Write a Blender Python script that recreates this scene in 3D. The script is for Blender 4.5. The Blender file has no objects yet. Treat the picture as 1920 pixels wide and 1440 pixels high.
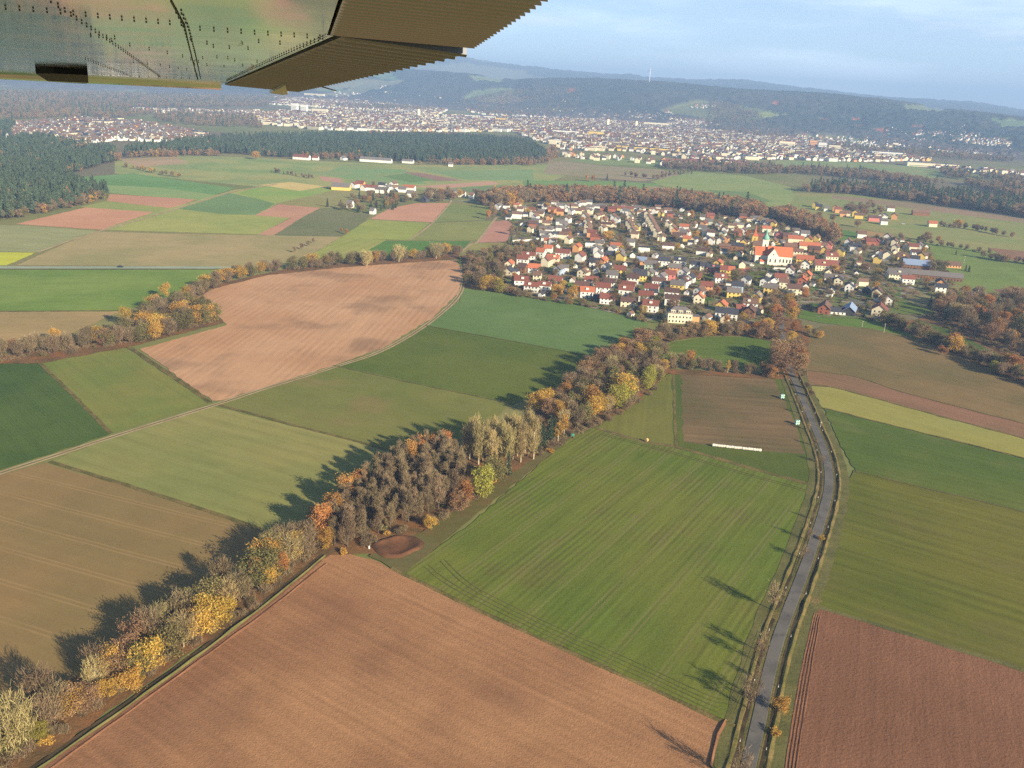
import bpy, math, random
import numpy as np
from mathutils import Vector, Matrix
from mathutils.geometry import tessellate_polygon

# ------------------------------------------------------------------ camera, sky, sun, exposure
sc = bpy.context.scene
CAM_H, FPX = 160.0, 1609.0
PITCH, ROLL = math.radians(19.4), math.radians(3.0)
_F = np.array([0, math.cos(PITCH), -math.sin(PITCH)])
_R0 = np.array([1.0, 0, 0]); _U0 = np.array([0, math.sin(PITCH), math.cos(PITCH)])
_R = _R0 * math.cos(ROLL) + _U0 * math.sin(ROLL)
_U = _U0 * math.cos(ROLL) - _R0 * math.sin(ROLL)
EYE = np.array([0, 0, CAM_H])
cam_d = bpy.data.cameras.new('camera'); cam = bpy.data.objects.new('camera', cam_d)
sc.collection.objects.link(cam); sc.camera = cam
cam_d.sensor_width = 36.0; cam_d.lens = 36.0 * FPX / 1920.0
cam_d.clip_start = 0.05; cam_d.clip_end = 60000
cam.matrix_world = Matrix(((_R[0], _U[0], -_F[0], 0), (_R[1], _U[1], -_F[1], 0), (_R[2], _U[2], -_F[2], CAM_H), (0, 0, 0, 1)))

SUN_EL, SUN_AZ = math.radians(22.0), math.radians(134.0)      # azimuth clockwise from +Y
world = bpy.data.worlds.new('World'); sc.world = world; world.use_nodes = True
wt = world.node_tree; wt.nodes.clear()
w_out = wt.nodes.new('ShaderNodeOutputWorld'); w_bg = wt.nodes.new('ShaderNodeBackground')
sky = wt.nodes.new('ShaderNodeTexSky'); sky.sky_type = 'NISHITA'; sky.sun_disc = False
sky.sun_elevation = SUN_EL; sky.sun_rotation = SUN_AZ; sky.altitude = 2500; sky.air_density = 1.0; sky.dust_density = 0.2; sky.ozone_density = 3.0
w_bg.inputs['Strength'].default_value = 0.05
w_tc = wt.nodes.new('ShaderNodeTexCoord')
def w_cloud(scale, stretch, lo, hi, seed):
    mp = wt.nodes.new('ShaderNodeMapping'); mp.inputs['Scale'].default_value = (scale, scale, scale * stretch); mp.inputs['Location'].default_value = (seed, seed * 0.7, 0)
    nz = wt.nodes.new('ShaderNodeTexNoise'); nz.inputs['Scale'].default_value = 1.0; nz.inputs['Detail'].default_value = 6; nz.inputs['Roughness'].default_value = 0.55
    mr = wt.nodes.new('ShaderNodeMapRange'); mr.interpolation_type = 'SMOOTHSTEP'
    mr.inputs['From Min'].default_value = lo; mr.inputs['From Max'].default_value = hi
    wt.links.new(w_tc.outputs['Generated'], mp.inputs['Vector']); wt.links.new(mp.outputs[0], nz.inputs['Vector']); wt.links.new(nz.outputs['Fac'], mr.inputs['Value'])
    return mr.outputs[0]
def w_mix(a, b, fac, k):
    m = wt.nodes.new('ShaderNodeMix'); m.data_type = 'RGBA'
    mu = wt.nodes.new('ShaderNodeMath'); mu.operation = 'MULTIPLY'; mu.inputs[1].default_value = k
    wt.links.new(fac, mu.inputs[0]); wt.links.new(mu.outputs[0], m.inputs[0]); wt.links.new(a, m.inputs[6]); m.inputs[7].default_value = b
    return m.outputs[2]
veil = w_cloud(3.4, 6.0, 0.44, 0.70, 3.1)       # thin high veil
puffs = w_cloud(9.0, 5.5, 0.54, 0.70, 8.3)      # small grey cloud bars
w_sx = wt.nodes.new('ShaderNodeSeparateXYZ'); wt.links.new(w_tc.outputs['Generated'], w_sx.inputs[0])
w_low = wt.nodes.new('ShaderNodeMapRange'); w_low.interpolation_type = 'SMOOTHSTEP'      # the veil is seen edge-on, so thicker, towards the horizon all round
for k_, v_ in (('From Min', 0.0), ('From Max', 0.34), ('To Min', 1.0), ('To Max', 0.10)): w_low.inputs[k_].default_value = v_
wt.links.new(w_sx.outputs[2], w_low.inputs['Value'])
w_vm = wt.nodes.new('ShaderNodeMath'); w_vm.operation = 'MULTIPLY'
w_va = wt.nodes.new('ShaderNodeMath'); w_va.operation = 'MULTIPLY_ADD'; w_va.inputs[1].default_value = 0.55; w_va.inputs[2].default_value = 0.45
wt.links.new(veil, w_va.inputs[0]); wt.links.new(w_va.outputs[0], w_vm.inputs[0]); wt.links.new(w_low.outputs[0], w_vm.inputs[1])
w_g = wt.nodes.new('ShaderNodeVectorMath'); w_g.operation = 'MULTIPLY'; w_g.inputs[1].default_value = (0.95, 1.08, 1.2); wt.links.new(sky.outputs[0], w_g.inputs[0])
c1 = w_mix(w_g.outputs[0], (14.5, 16.5, 18.5, 1), w_vm.outputs[0], 0.62)
c2 = w_mix(c1, (10.0, 10.6, 12.0, 1), puffs, 0.35)
wt.links.new(c2, w_bg.inputs['Color']); wt.links.new(w_bg.outputs[0], w_out.inputs['Surface'])

sun_d = bpy.data.lights.new('sun', 'SUN'); sun = bpy.data.objects.new('sun', sun_d); sc.collection.objects.link(sun)
sun_d.energy = 5.0; sun_d.angle = math.radians(0.53); sun_d.color = (1.0, 0.88, 0.69)
sun_dir = Vector((math.sin(SUN_AZ) * math.cos(SUN_EL), math.cos(SUN_AZ) * math.cos(SUN_EL), math.sin(SUN_EL)))
sun.rotation_euler = (-sun_dir).to_track_quat('-Z', 'Y').to_euler(); sun.location = (0, 0, 500)
sc.view_settings.view_transform = 'Standard'; sc.view_settings.look = 'None'; sc.view_settings.gamma = 1.0
sc.view_settings.exposure = 1.1; sc.view_settings.use_curve_mapping = False
sc.render.engine = 'CYCLES'
cy = sc.cycles
cy.use_denoising = False; cy.max_bounces = 5; cy.diffuse_bounces = 2; cy.glossy_bounces = 3; cy.transmission_bounces = 2; cy.volume_bounces = 0; cy.transparent_max_bounces = 8
cy.use_adaptive_sampling = False; cy.adaptive_threshold = 0.02; cy.caustics_reflective = False; cy.caustics_refractive = False

rng = np.random.default_rng(7); random.seed(7)

# ------------------------------------------------------------------ survey: photo point -> place on the ground
def ray(x, y):
    d = _F + _R * (x - 960) / FPX + _U * (720 - y) / FPX
    return d / np.linalg.norm(d)
def at(x, y, z=0.0):
    d = ray(x, y); return EYE + d * ((z - CAM_H) / d[2])
def gpoly(pts): return np.array([at(*p)[:2] for p in pts])
def project(P):
    v = np.atleast_2d(P) - EYE; c = v @ _F
    return 960 + FPX * (v @ _R) / c, 720 - FPX * (v @ _U) / c
def inside(poly, P):
    x, y = P[:, 0], P[:, 1]; r = np.zeros(len(P), bool); j = len(poly) - 1
    for i in range(len(poly)):
        xi, yi = poly[i]; xj, yj = poly[j]
        r ^= ((yi > y) != (yj > y)) & (x < (xj - xi) * (y - yi) / ((yj - yi) if yj != yi else 1e-9) + xi); j = i
    return r
def area(poly):
    x, y = poly[:, 0], poly[:, 1]; return 0.5 * abs(np.dot(x, np.roll(y, 1)) - np.dot(y, np.roll(x, 1)))
def sample(poly, n, mind=0.0):
    poly = np.asarray(poly); lo, hi = poly.min(0), poly.max(0); out = np.zeros((0, 2))
    for _ in range(60):
        P = rng.uniform(lo, hi, (max(64, n * 2), 2)); P = P[inside(poly, P)]; out = np.vstack([out, P])
        if len(out) >= n * (3 if mind else 1): break
    if mind:
        keep, grid = [], {}
        for p in out:
            k = (int(p[0] // mind), int(p[1] // mind))
            if any((p[0] - q[0]) ** 2 + (p[1] - q[1]) ** 2 < mind * mind for a in (-1, 0, 1) for b in (-1, 0, 1) for q in grid.get((k[0] + a, k[1] + b), ())): continue
            grid.setdefault(k, []).append(p); keep.append(p)
            if len(keep) >= n: break
        out = np.array(keep) if keep else np.zeros((0, 2))
    return out[:n]
_ph = rng.uniform(0, 6.28, (40, 3))
def wob(x, y, s, k0=0, n=6):
    v = 0
    for i in range(n):
        a, b, c = _ph[(k0 + i) % 40]; f = 1.6 ** i / s
        v = v + np.sin(x * f * math.cos(a) + y * f * math.sin(a) + b) * np.cos(x * f * math.sin(c) * 0.7 - y * f * 0.6 * math.cos(c) + a) / 1.4 ** i
    return v * 0.5

# ------------------------------------------------------------------ object helpers
COL = sc.collection
def tag(o, label=None, cat=None, group=None, kind=None):
    if label: o['label'] = label
    if cat: o['category'] = cat
    if group: o['group'] = group
    if kind: o['kind'] = kind
    return o
def empty(name, loc=(0, 0, 0), rz=0.0):
    o = bpy.data.objects.new(name, None); o.empty_display_size = 0.5; o.location = loc; o.rotation_euler = (0, 0, rz); COL.objects.link(o); return o
def link(name, me, parent=None, loc=None, rot=None, scl=None):
    o = bpy.data.objects.new(name, me); COL.objects.link(o)
    if parent: o.parent = parent
    if loc is not None: o.location = loc
    if rot is not None: o.rotation_euler = rot
    if scl is not None: o.scale = scl
    return o
def mesh(name, V, Fc, mats, idx=None, smooth=False):
    me = bpy.data.meshes.new(name); me.from_pydata([tuple(map(float, v)) for v in V], [], [tuple(map(int, f)) for f in Fc])
    for m in (mats if isinstance(mats, (list, tuple)) else [mats]): me.materials.append(m)
    if idx is not None: me.polygons.foreach_set('material_index', list(idx))
    if smooth: me.polygons.foreach_set('use_smooth', [True] * len(me.polygons))
    me.update(); return me
class MB:
    """collects simple solids into one mesh"""
    def __init__(s): s.V = []; s.F = []; s.I = []
    def add(s, V, F, i=0):
        n = len(s.V); s.V += [tuple(v) for v in V]; s.F += [tuple(k + n for k in f) for f in F]; s.I += [i] * len(F); return s
    def box(s, c, d, i=0, M=None):
        x, y, z = d[0] / 2, d[1] / 2, d[2] / 2
        V = [(sx * x + c[0], sy * y + c[1], sz * z + c[2]) for sz in (-1, 1) for sy in (-1, 1) for sx in (-1, 1)]
        if M is not None: V = [tuple(M @ Vector(v)) for v in V]
        return s.add(V, [(0, 2, 3, 1), (4, 5, 7, 6), (0, 1, 5, 4), (2, 6, 7, 3), (0, 4, 6, 2), (1, 3, 7, 5)], i)
    def tube(s, P, R, k=6, i=0, cap=True):
        P = [Vector(p) for p in P]; n0 = len(s.V); rings = []
        for a, p in enumerate(P):
            t = (P[min(a + 1, len(P) - 1)] - P[max(a - 1, 0)]).normalized()
            u = t.cross(Vector((0, 0, 1)) if abs(t.z) < 0.95 else Vector((1, 0, 0))).normalized(); w = t.cross(u)
            for j in range(k):
                an = 2 * math.pi * j / k; s.V.append(tuple(p + (u * math.cos(an) + w * math.sin(an)) * R[a]))
        for a in range(len(P) - 1):
            for j in range(k):
                j2 = (j + 1) % k; s.F.append((n0 + a * k + j, n0 + a * k + j2, n0 + (a + 1) * k + j2, n0 + (a + 1) * k + j)); s.I.append(i)
        if cap:
            s.F.append(tuple(n0 + j for j in range(k))[::-1]); s.I.append(i)
            s.F.append(tuple(n0 + (len(P) - 1) * k + j for j in range(k))); s.I.append(i)
        return s
    def lathe(s, prof, k=10, c=(0, 0), i=0):
        return s.tube([(c[0], c[1], z) for r, z in prof], [max(r, 1e-3) for r, z in prof], k, i)
    def me(s, name, mats, smooth=False): return mesh(name, s.V, s.F, mats, s.I, smooth)
def strip_z():
    strip_z.n += 1; return 0.03 + 0.0028 * strip_z.n
strip_z.n = 0
def rough_edge(poly, step, amp):
    out = []
    for a in range(len(poly)):
        p, q = poly[a], poly[(a + 1) % len(poly)]; d = q - p; L = np.hypot(*d); n = max(1, int(L / step)); nn = np.array([-d[1], d[0]]) / max(L, 1e-6)
        for i in range(n):
            w = p + d * i / n
            if i: w = w + nn * amp * float(wob(w[0], w[1], step * 0.7, a, 3))
            out.append(w)
    return np.array(out)
def sheet(name, pts, mat, label, z=None, world_pts=False, cat=None, rough=0.9, kind='structure'):
    P = np.asarray(pts, float) if world_pts else gpoly(pts)
    if rough: P = rough_edge(P, 3.0, rough)
    z = strip_z() if z is None else z
    V = [(p[0], p[1], z) for p in P]; T = tessellate_polygon([[Vector(v) for v in V]])
    Fc = []
    for t in T:
        a, b, c = (V[i] for i in t)
        Fc.append(tuple(t) if (b[0] - a[0]) * (c[1] - a[1]) - (b[1] - a[1]) * (c[0] - a[0]) > 0 else tuple(t)[::-1])
    o = link(name, mesh(name, V, Fc, mat)); return tag(o, label, cat, None, kind)
def smooth_line(P, step):
    P = np.asarray(P, float); out = []
    Q = np.vstack([2 * P[0] - P[1], P, 2 * P[-1] - P[-2]])
    for a in range(1, len(Q) - 2):
        p0, p1, p2, p3 = Q[a - 1], Q[a], Q[a + 1], Q[a + 2]; n = max(2, int(np.hypot(*(p2 - p1)) / step))
        for i in range(n):
            t = i / n
            out.append(0.5 * (2 * p1 + (p2 - p0) * t + (2 * p0 - 5 * p1 + 4 * p2 - p3) * t * t + (3 * p1 - p0 - 3 * p2 + p3) * t ** 3))
    out.append(P[-1]); return np.array(out)
def ribbon(name, px, width, mat, label, off=0.0, profile=None, jit=0.0, z=None, step=5.0, world_pts=False, cat=None, kind='structure', wend=None):
    """a strip along a line; profile = [(across -1..1, height)] gives it a raised or sunk cross-section"""
    L = smooth_line(px if world_pts else gpoly(px), step); T = np.gradient(L, axis=0); T /= np.linalg.norm(T, axis=1)[:, None] + 1e-9
    N = np.stack([T[:, 1], -T[:, 0]], 1); z = strip_z() if z is None else z
    prof = profile or [(-1, 0), (1, 0)]; V = []; Fc = []
    for a, (p, n) in enumerate(zip(L, N)):
        w = width if wend is None else width + (wend - width) * a / (len(L) - 1)
        for u, h in prof:
            j = jit * float(wob(p[0], p[1], 3.0, int(u * 3) + 5, 3)) if jit else 0
            q = p + n * (off + u * w / 2 + j); V.append((q[0], q[1], z + max(0.0, h * (1 + 0.5 * float(wob(p[0], p[1], 4.0, 11, 3)))) if h else z))
    k = len(prof)
    for a in range(len(L) - 1):
        for b in range(k - 1): Fc.append((a * k + b, a * k + b + 1, (a + 1) * k + b + 1, (a + 1) * k + b))
    o = link(name, mesh(name, V, Fc, mat)); return tag(o, label, cat, None, kind)

# ------------------------------------------------------------------ materials
def lin(v): v /= 255.0; return v / 12.92 if v <= 0.04045 else ((v + 0.055) / 1.055) ** 2.4
KEXP = 1.24
def C(r, g, b, k=1.0): return (lin(r) / KEXP * k, lin(g) / KEXP * k, lin(b) / KEXP * k, 1)
class N:
    def __init__(s, name):
        s.m = bpy.data.materials.new(name); s.m.use_nodes = True; s.t = s.m.node_tree; s.t.nodes.clear()
        s.out = s.t.nodes.new('ShaderNodeOutputMaterial')
    def n(s, ty, **kw):
        q = s.t.nodes.new(ty)
        for k, v in kw.items(): setattr(q, k, v)
        return q
    def put(s, sock, v):
        if isinstance(v, bpy.types.NodeSocket): s.t.links.new(v, sock)
        else: sock.default_value = v
    def math(s, op, a, b=0.0, c=0.0, clamp=False):
        q = s.n('ShaderNodeMath', operation=op, use_clamp=clamp)
        for i, v in enumerate((a, b, c)): s.put(q.inputs[i], v)
        return q.outputs[0]
    def mix(s, f, a, b, blend='MIX'):
        q = s.n('ShaderNodeMix', data_type='RGBA', blend_type=blend); s.put(q.inputs[0], f); s.put(q.inputs[6], a); s.put(q.inputs[7], b); return q.outputs[2]
    def noise(s, vec, scale, detail=3.0, rough=0.5, out='Fac'):
        q = s.n('ShaderNodeTexNoise'); s.put(q.inputs['Vector'], vec); q.inputs['Scale'].default_value = scale; q.inputs['Detail'].default_value = detail; q.inputs['Roughness'].default_value = rough; return q.outputs[out]
    def rng(s, v, a, b, c=0.0, d=1.0, smooth=True):
        q = s.n('ShaderNodeMapRange'); q.interpolation_type = 'SMOOTHSTEP' if smooth else 'LINEAR'
        s.put(q.inputs['Value'], v)
        for k, x in zip(('From Min', 'From Max', 'To Min', 'To Max'), (a, b, c, d)): q.inputs[k].default_value = x
        return q.outputs[0]
    def gain(s, col, f):
        q = s.n('ShaderNodeVectorMath', operation='SCALE'); s.put(q.inputs[0], col if isinstance(col, bpy.types.NodeSocket) else tuple(col)[:3]); s.put(q.inputs[3], f); return q.outputs[0]
    def pos(s): return s.n('ShaderNodeNewGeometry').outputs['Position']
    def done(s, col, rough=0.9, spec=0.1, metal=0.0, bump=None, dist=0.2, strength=1.0):
        b = s.n('ShaderNodeBsdfPrincipled'); s.put(b.inputs['Base Color'], col); s.put(b.inputs['Roughness'], rough); b.inputs['Specular IOR Level'].default_value = spec; s.put(b.inputs['Metallic'], metal)
        if bump is not None:
            q = s.n('ShaderNodeBump'); q.inputs['Distance'].default_value = dist; q.inputs['Strength'].default_value = strength; s.put(q.inputs['Height'], bump); s.t.links.new(q.outputs[0], b.inputs['Normal'])
        s.t.links.new(b.outputs[0], s.out.inputs['Surface']); return s.m
def plain(name, col, rough=0.85, spec=0.2, var=0.12, scale=0.6, metal=0.0):
    m = N(name); p = m.pos(); f = m.noise(p, scale, 4); k = m.math('ADD', m.math('MULTIPLY', f, var * 2), 1 - var)
    oi = m.n('ShaderNodeObjectInfo').outputs['Random']; k = m.math('MULTIPLY', k, m.math('ADD', m.math('MULTIPLY', oi, 0.16), 0.92))
    return m.done(m.gain(col, k), rough, spec, metal)
def angle_of(pair):
    a, b = at(*pair[0]), at(*pair[1]); return math.atan2(b[1] - a[1], b[0] - a[0])
def field_mat(name, A, B, rows=None, streak=0.25, grain=0.25, patch=0.012, mid=0.15, row_p=0.0, row_s=0.0, tram=0.0, tram_col=None, tram_k=0.5, bump=0.0, bscale=1.2, lo=0.38, hi=0.62, blotch=None):
    """ground cover: two base colours in large patches, streaks along the rows, clods and wheel tracks"""
    m = N(name); p = m.pos(); ang = angle_of(rows) if rows else 0.0
    vr = m.n('ShaderNodeVectorRotate', rotation_type='Z_AXIS'); m.put(vr.inputs['Vector'], p); vr.inputs['Angle'].default_value = -ang
    sx = m.n('ShaderNodeSeparateXYZ'); m.put(sx.inputs[0], vr.outputs[0]); u, v = sx.outputs[0], sx.outputs[1]
    v = m.math('ADD', v, m.math('MULTIPLY', m.math('SUBTRACT', m.noise(p, 0.02, 2), 0.5), 1.2))
    cx = m.n('ShaderNodeCombineXYZ'); m.put(cx.inputs[0], m.math('MULTIPLY', u, 0.012)); m.put(cx.inputs[1], m.math('MULTIPLY', v, 0.33))
    col = m.mix(m.rng(m.noise(p, patch, 4, 0.55), lo, hi), A, B)
    if blotch: col = m.mix(m.math('MULTIPLY', m.rng(m.noise(p, blotch[1], 3, 0.6), 0.5, 0.68), blotch[2]), col, blotch[0])
    g = m.math('ADD', 1.0, m.math('MULTIPLY', m.math('SUBTRACT', m.noise(cx.outputs[0], 1.0, 4, 0.6), 0.5), streak * 2))
    gn = m.noise(p, 0.9, 5, 0.7)
    g = m.math('ADD', g, m.math('MULTIPLY', m.math('SUBTRACT', gn, 0.5), grain * 2))
    g = m.math('ADD', g, m.math('MULTIPLY', m.math('SUBTRACT', m.noise(p, 0.07, 4, 0.6), 0.5), mid * 2))
    if row_s:
        w = m.math('SINE', m.math('MULTIPLY', v, 2 * math.pi / row_p)); amp = m.rng(m.noise(p, 0.03, 2), 0.35, 0.6)
        g = m.math('ADD', g, m.math('MULTIPLY', m.math('MULTIPLY', w, amp), row_s))
    col = m.gain(col, g)
    if tram:
        f = m.math('ABSOLUTE', m.math('SUBTRACT', m.math('MULTIPLY', m.math('FRACT', m.math('DIVIDE', v, tram)), tram), tram / 2))
        t = m.rng(m.math('ABSOLUTE', m.math('SUBTRACT', f, 0.9)), 0.2, 0.5, 1.0, 0.0)
        t = m.math('MULTIPLY', t, m.rng(m.noise(p, 0.05, 3), 0.3, 0.55, 0.35, 1.0)); col = m.mix(m.math('MULTIPLY', t, tram_k), col, tram_col)
    bh = None
    if bump:
        bh = m.math('ADD', m.noise(p, bscale, 4, 0.65), m.math('MULTIPLY', m.noise(cx.outputs[0], 1.0, 3), 0.5))
    return m.done(col, 0.95, 0.05, 0.0, bh, bump, 0.8)
def leaf_mat(name, cols, dark=0.0):
    m = N(name); r = m.n('ShaderNodeNewGeometry').outputs['Random Per Island']; o = m.n('ShaderNodeObjectInfo').outputs['Random']
    cr = m.n('ShaderNodeValToRGB'); m.put(cr.inputs[0], r); e = cr.color_ramp.elements
    for i, c in enumerate(cols):
        q = e[i] if i < 2 else e.new(0.5)
        q.color = c
    for i, q in enumerate(sorted(list(e), key=lambda q: q.position)): pass
    ps = np.linspace(0, 1, len(cols))
    for q, c, pz in zip(list(e), cols, ps): q.position = float(pz)
    for q, c in zip(list(e), cols): q.color = c
    hs = m.n('ShaderNodeHueSaturation'); m.put(hs.inputs['Hue'], m.math('ADD', 0.495, m.math('MULTIPLY', o, 0.022))); m.put(hs.inputs['Value'], m.math('ADD', 0.8, m.math('MULTIPLY', m.math('FRACT', m.math('MULTIPLY', o, 7.3)), 0.5))); m.put(hs.inputs['Color'], cr.outputs[0])
    d = m.n('ShaderNodeBsdfDiffuse'); m.t.links.new(hs.outputs[0], d.inputs[0]); tr = m.n('ShaderNodeBsdfTranslucent'); m.t.links.new(hs.outputs[0], tr.inputs[0])
    mx = m.n('ShaderNodeMixShader'); mx.inputs[0].default_value = 0.25; m.t.links.new(d.outputs[0], mx.inputs[1]); m.t.links.new(tr.outputs[0], mx.inputs[2]); m.t.links.new(mx.outputs[0], m.out.inputs['Surface'])
    return m.m

# ------------------------------------------------------------------ terrain: flat valley floor, forest hills behind the town
MID = [(-500, 95), (-200, 108), (0, 124), (200, 136), (400, 146), (560, 150), (640, 138), (700, 131), (760, 132), (870, 141), (960, 152), (1000, 149), (1100, 150), (1217, 155), (1330, 165), (1420, 172), (1520, 178), (1620, 186), (1690, 194), (1760, 206), (1850, 214), (1920, 224), (2100, 240), (2500, 262)]
FAR = [(-500, 70), (-200, 88), (0, 108), (200, 118), (400, 130), (560, 140), (640, 126), (700, 113), (770, 103), (830, 102), (900, 114), (980, 124), (1040, 131), (1130, 140), (1180, 139), (1215, 146), (1300, 149), (1400, 151), (1450, 160), (1550, 170), (1650, 182), (1750, 188), (1820, 192), (1870, 200), (1920, 207), (2100, 222), (2500, 245)]
FOOT = [(-500, 5600), (0, 5600), (500, 5600), (800, 5000), (1000, 4500), (1200, 4200), (1400, 3900), (1600, 3700), (1900, 3350), (2500, 3300)]
def prof_of(L):
    a, e = [], []
    for x, y in L:
        d = ray(x, y); a.append(math.atan2(d[0], d[1])); e.append(d[2] / math.hypot(d[0], d[1]))
    return np.array(a), np.array(e)
MA, ME = prof_of(MID); FA, FE = prof_of(FAR)
GA = np.array([math.atan2(*ray(x, 180)[:2]) for x, _ in FOOT]); GR = np.array([r for _, r in FOOT], float)
def sst(t): t = np.clip(t, 0, 1); return t * t * (3 - 2 * t)
RFAR = 11500.0
def ground_h(X, Y):
    X = np.asarray(X, float); Y = np.asarray(Y, float); az = np.arctan2(X, Y); r = np.hypot(X, Y)
    r0 = np.interp(az, GA, GR); rc = r0 + 1900 + 250 * wob(az * 4000, az * 0, 900, 3)
    hm = CAM_H + np.interp(az, MA, ME) * rc; hf = CAM_H + np.interp(az, FA, FE) * RFAR
    hm = hm + 7 * wob(az * rc, r * 0, 170, 9); hf = hf + 9 * wob(az * RFAR, r * 0, 300, 15)
    t = (r - r0) / (rc - r0)
    up = hm * sst(t) ** 1.15 + sst(t * 3) * sst((1 - t) * 2.5) * 22 * wob(X, Y, 420, 5)
    val = hm * 0.62; dn = hm + (val - hm) * sst((r - rc) / 1500)
    rise = val + (hf - val) * sst((r - rc - 1500) / (RFAR - rc - 1500)); end = hf - (hf - 60) * sst((r - RFAR) / 2500)
    h = np.where(r < r0, 0, np.where(r < rc, up, np.where(r < rc + 1500, dn, np.where(r < RFAR, rise, end))))
    return np.maximum(h, 0)
def on_ground(x, y):
    """first place the line of sight meets the terrain"""
    d = ray(x, y); t = np.linspace(200, 15000, 3000); P = EYE + d[None] * t[:, None]; below = P[:, 2] < ground_h(P[:, 0], P[:, 1])
    i = int(np.argmax(below)) if below.any() else len(t) - 1
    return np.array([P[i, 0], P[i, 1], float(ground_h(P[i, 0], P[i, 1]))])

m = N('valley_grass'); p = m.pos()
col = m.mix(m.rng(m.noise(p, 0.004, 3), 0.42, 0.6), C(128, 132, 72), C(146, 138, 84)); col = m.mix(m.rng(m.noise(p, 0.0017, 3), 0.5, 0.6), col, C(128, 118, 88))
M_VALLEY = m.done(m.gain(col, m.math('ADD', 0.8, m.math('MULTIPLY', m.noise(p, 0.15, 5), 0.4))), 0.95, 0.05)
S = 17000
ring = [(math.cos(a) * S, math.sin(a) * S + 1000) for a in np.linspace(0, 2 * math.pi, 48, endpoint=False)]
tag(link('ground', mesh('ground', [(x, y, 0) for x, y in ring], [tuple(range(48))], M_VALLEY)), 'flat green and tan valley floor reaching to the hills', None, None, 'structure')

# the hills: a polar height field with its land cover (woods, meadows, clearings) stored per vertex
xs = np.concatenate([np.arange(-420, 2420, 5.0)]); azs = np.array([math.atan2(*ray(x, 170)[:2]) for x in xs])
tt = np.concatenate([np.linspace(-0.02, 1.03, 105), 1.03 + np.linspace(0, 1, 34)[1:] * 1.5])
AZ = azs[:, None] * np.ones(len(tt))[None]; R0 = np.interp(azs, GA, GR)[:, None]; RC = R0 + 1900
Rr = np.where(tt[None] <= 1.03, R0 + tt[None] * (RC - R0), RC + 60 + (np.clip(tt[None] - 1.03, 0, 9) / 1.5) ** 1.15 * (14200 - RC))
HX, HY = np.sin(AZ) * Rr, np.cos(AZ) * Rr; HZ = ground_h(HX, HY)
pxx, pyy = project(np.stack([HX.ravel(), HY.ravel(), HZ.ravel()], 1)); PP = np.stack([pxx, pyy], 1)
wood = np.array(C(66, 80, 72, 0.9)[:3]); autumn = np.array(C(124, 112, 104, 0.9)[:3])
f = np.clip(0.5 + 1.2 * wob(HX, HY, 260, 20).ravel(), 0, 1)[:, None] * 0.30
foot = sst(1 - (Rr - R0) / 700).ravel()[:, None] * 0.75
cov = wood * (1 - f) + autumn * f; cov = cov * (1 - foot) + autumn * 1.1 * foot; canopy = np.ones(len(cov))
MEADOWS = [([(545, 166), (600, 148), (650, 140), (700, 150), (745, 157), (700, 164), (600, 170)], (150, 146, 104)), ([(688, 141), (735, 139), (750, 152), (715, 150)], (110, 140, 88)),
    ([(868, 186), (890, 171), (950, 166), (1000, 172), (965, 183), (905, 193)], (126, 142, 96)), ([(892, 187), (950, 178), (1002, 186), (985, 194), (920, 197)], (160, 146, 104)),
    ([(880, 143), (945, 147), (940, 156), (890, 153)], (140, 150, 112)), ([(1236, 208), (1300, 191), (1370, 195), (1420, 204), (1478, 218), (1400, 229), (1330, 226), (1260, 217)], (126, 130, 84)),
    ([(1438, 208), (1476, 217), (1440, 222), (1415, 216)], (150, 158, 82)), ([(1035, 206), (1080, 207), (1066, 216), (1040, 215)], (122, 142, 86)), ([(1490, 254), (1600, 258), (1650, 268), (1560, 274)], (128, 140, 92)),
    ([(590, 168), (640, 166), (650, 174), (600, 175)], (120, 146, 96)), ([(1690, 196), (1760, 204), (1790, 214), (1700, 208)], (130, 140, 100)), ([(1850, 222), (1960, 232), (1960, 246), (1880, 238)], (120, 140, 92)),
    ([(1790, 262), (1900, 262), (1900, 280), (1830, 276)], (132, 138, 92)), ([(1260, 224), (1340, 226), (1330, 238), (1250, 236)], (150, 122, 100))]
for pl, c in MEADOWS:
    k = inside(np.array(pl, float), PP + 1.5 * np.stack([wob(HX, HY, 60, 2).ravel(), 0.6 * wob(HX, HY, 60, 7).ravel()], 1)); cov[k] = np.array(C(*c, 1.0)[:3]); canopy[k] = 0
for x, y, a, b in [(1545, 225, 9, 2.5), (1608, 225, 12, 2.5), (1653, 246, 13, 4), (1612, 240, 9, 2.5), (1720, 255, 10, 4), (1762, 253, 13, 3), (1712, 239, 22, 2), (1810, 258, 26, 2.5), (1455, 195, 8, 5), (1070, 172, 10, 4)]:
    k = ((PP[:, 0] - x) / a) ** 2 + ((PP[:, 1] - y) / b) ** 2 < 1; cov[k] = np.array(C(186, 108, 74, 0.8)[:3]); canopy[k] = 0
big = wob(HX, HY, 900, 30).ravel() > 0.42
big &= (Rr > RC + 300).ravel(); west = (wob(HX, HY, 330, 33).ravel() > 0.45) & (pxx < 1050) & (Rr < RC + 300).ravel(); big |= west; cov[big] = np.array(C(150, 152, 116, 0.8)[:3]); canopy[big] = 0
cz = canopy * (9 + rng.uniform(-7, 7, len(canopy)) + 4 * wob(HX, HY, 60, 1).ravel()) * np.clip((Rr - R0).ravel() / 150, 0, 1)
HZ = HZ + cz.reshape(HZ.shape); HZ[:, 0] = -3
nx, nt = HX.shape
V = np.stack([HX.ravel(), HY.ravel(), HZ.ravel()], 1)
ii, jj = np.meshgrid(np.arange(nx - 1), np.arange(nt - 1), indexing='ij'); b0 = (ii * nt + jj).ravel()
Q = np.stack([b0, b0 + nt, b0 + nt + 1, b0 + 1], 1)
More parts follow.
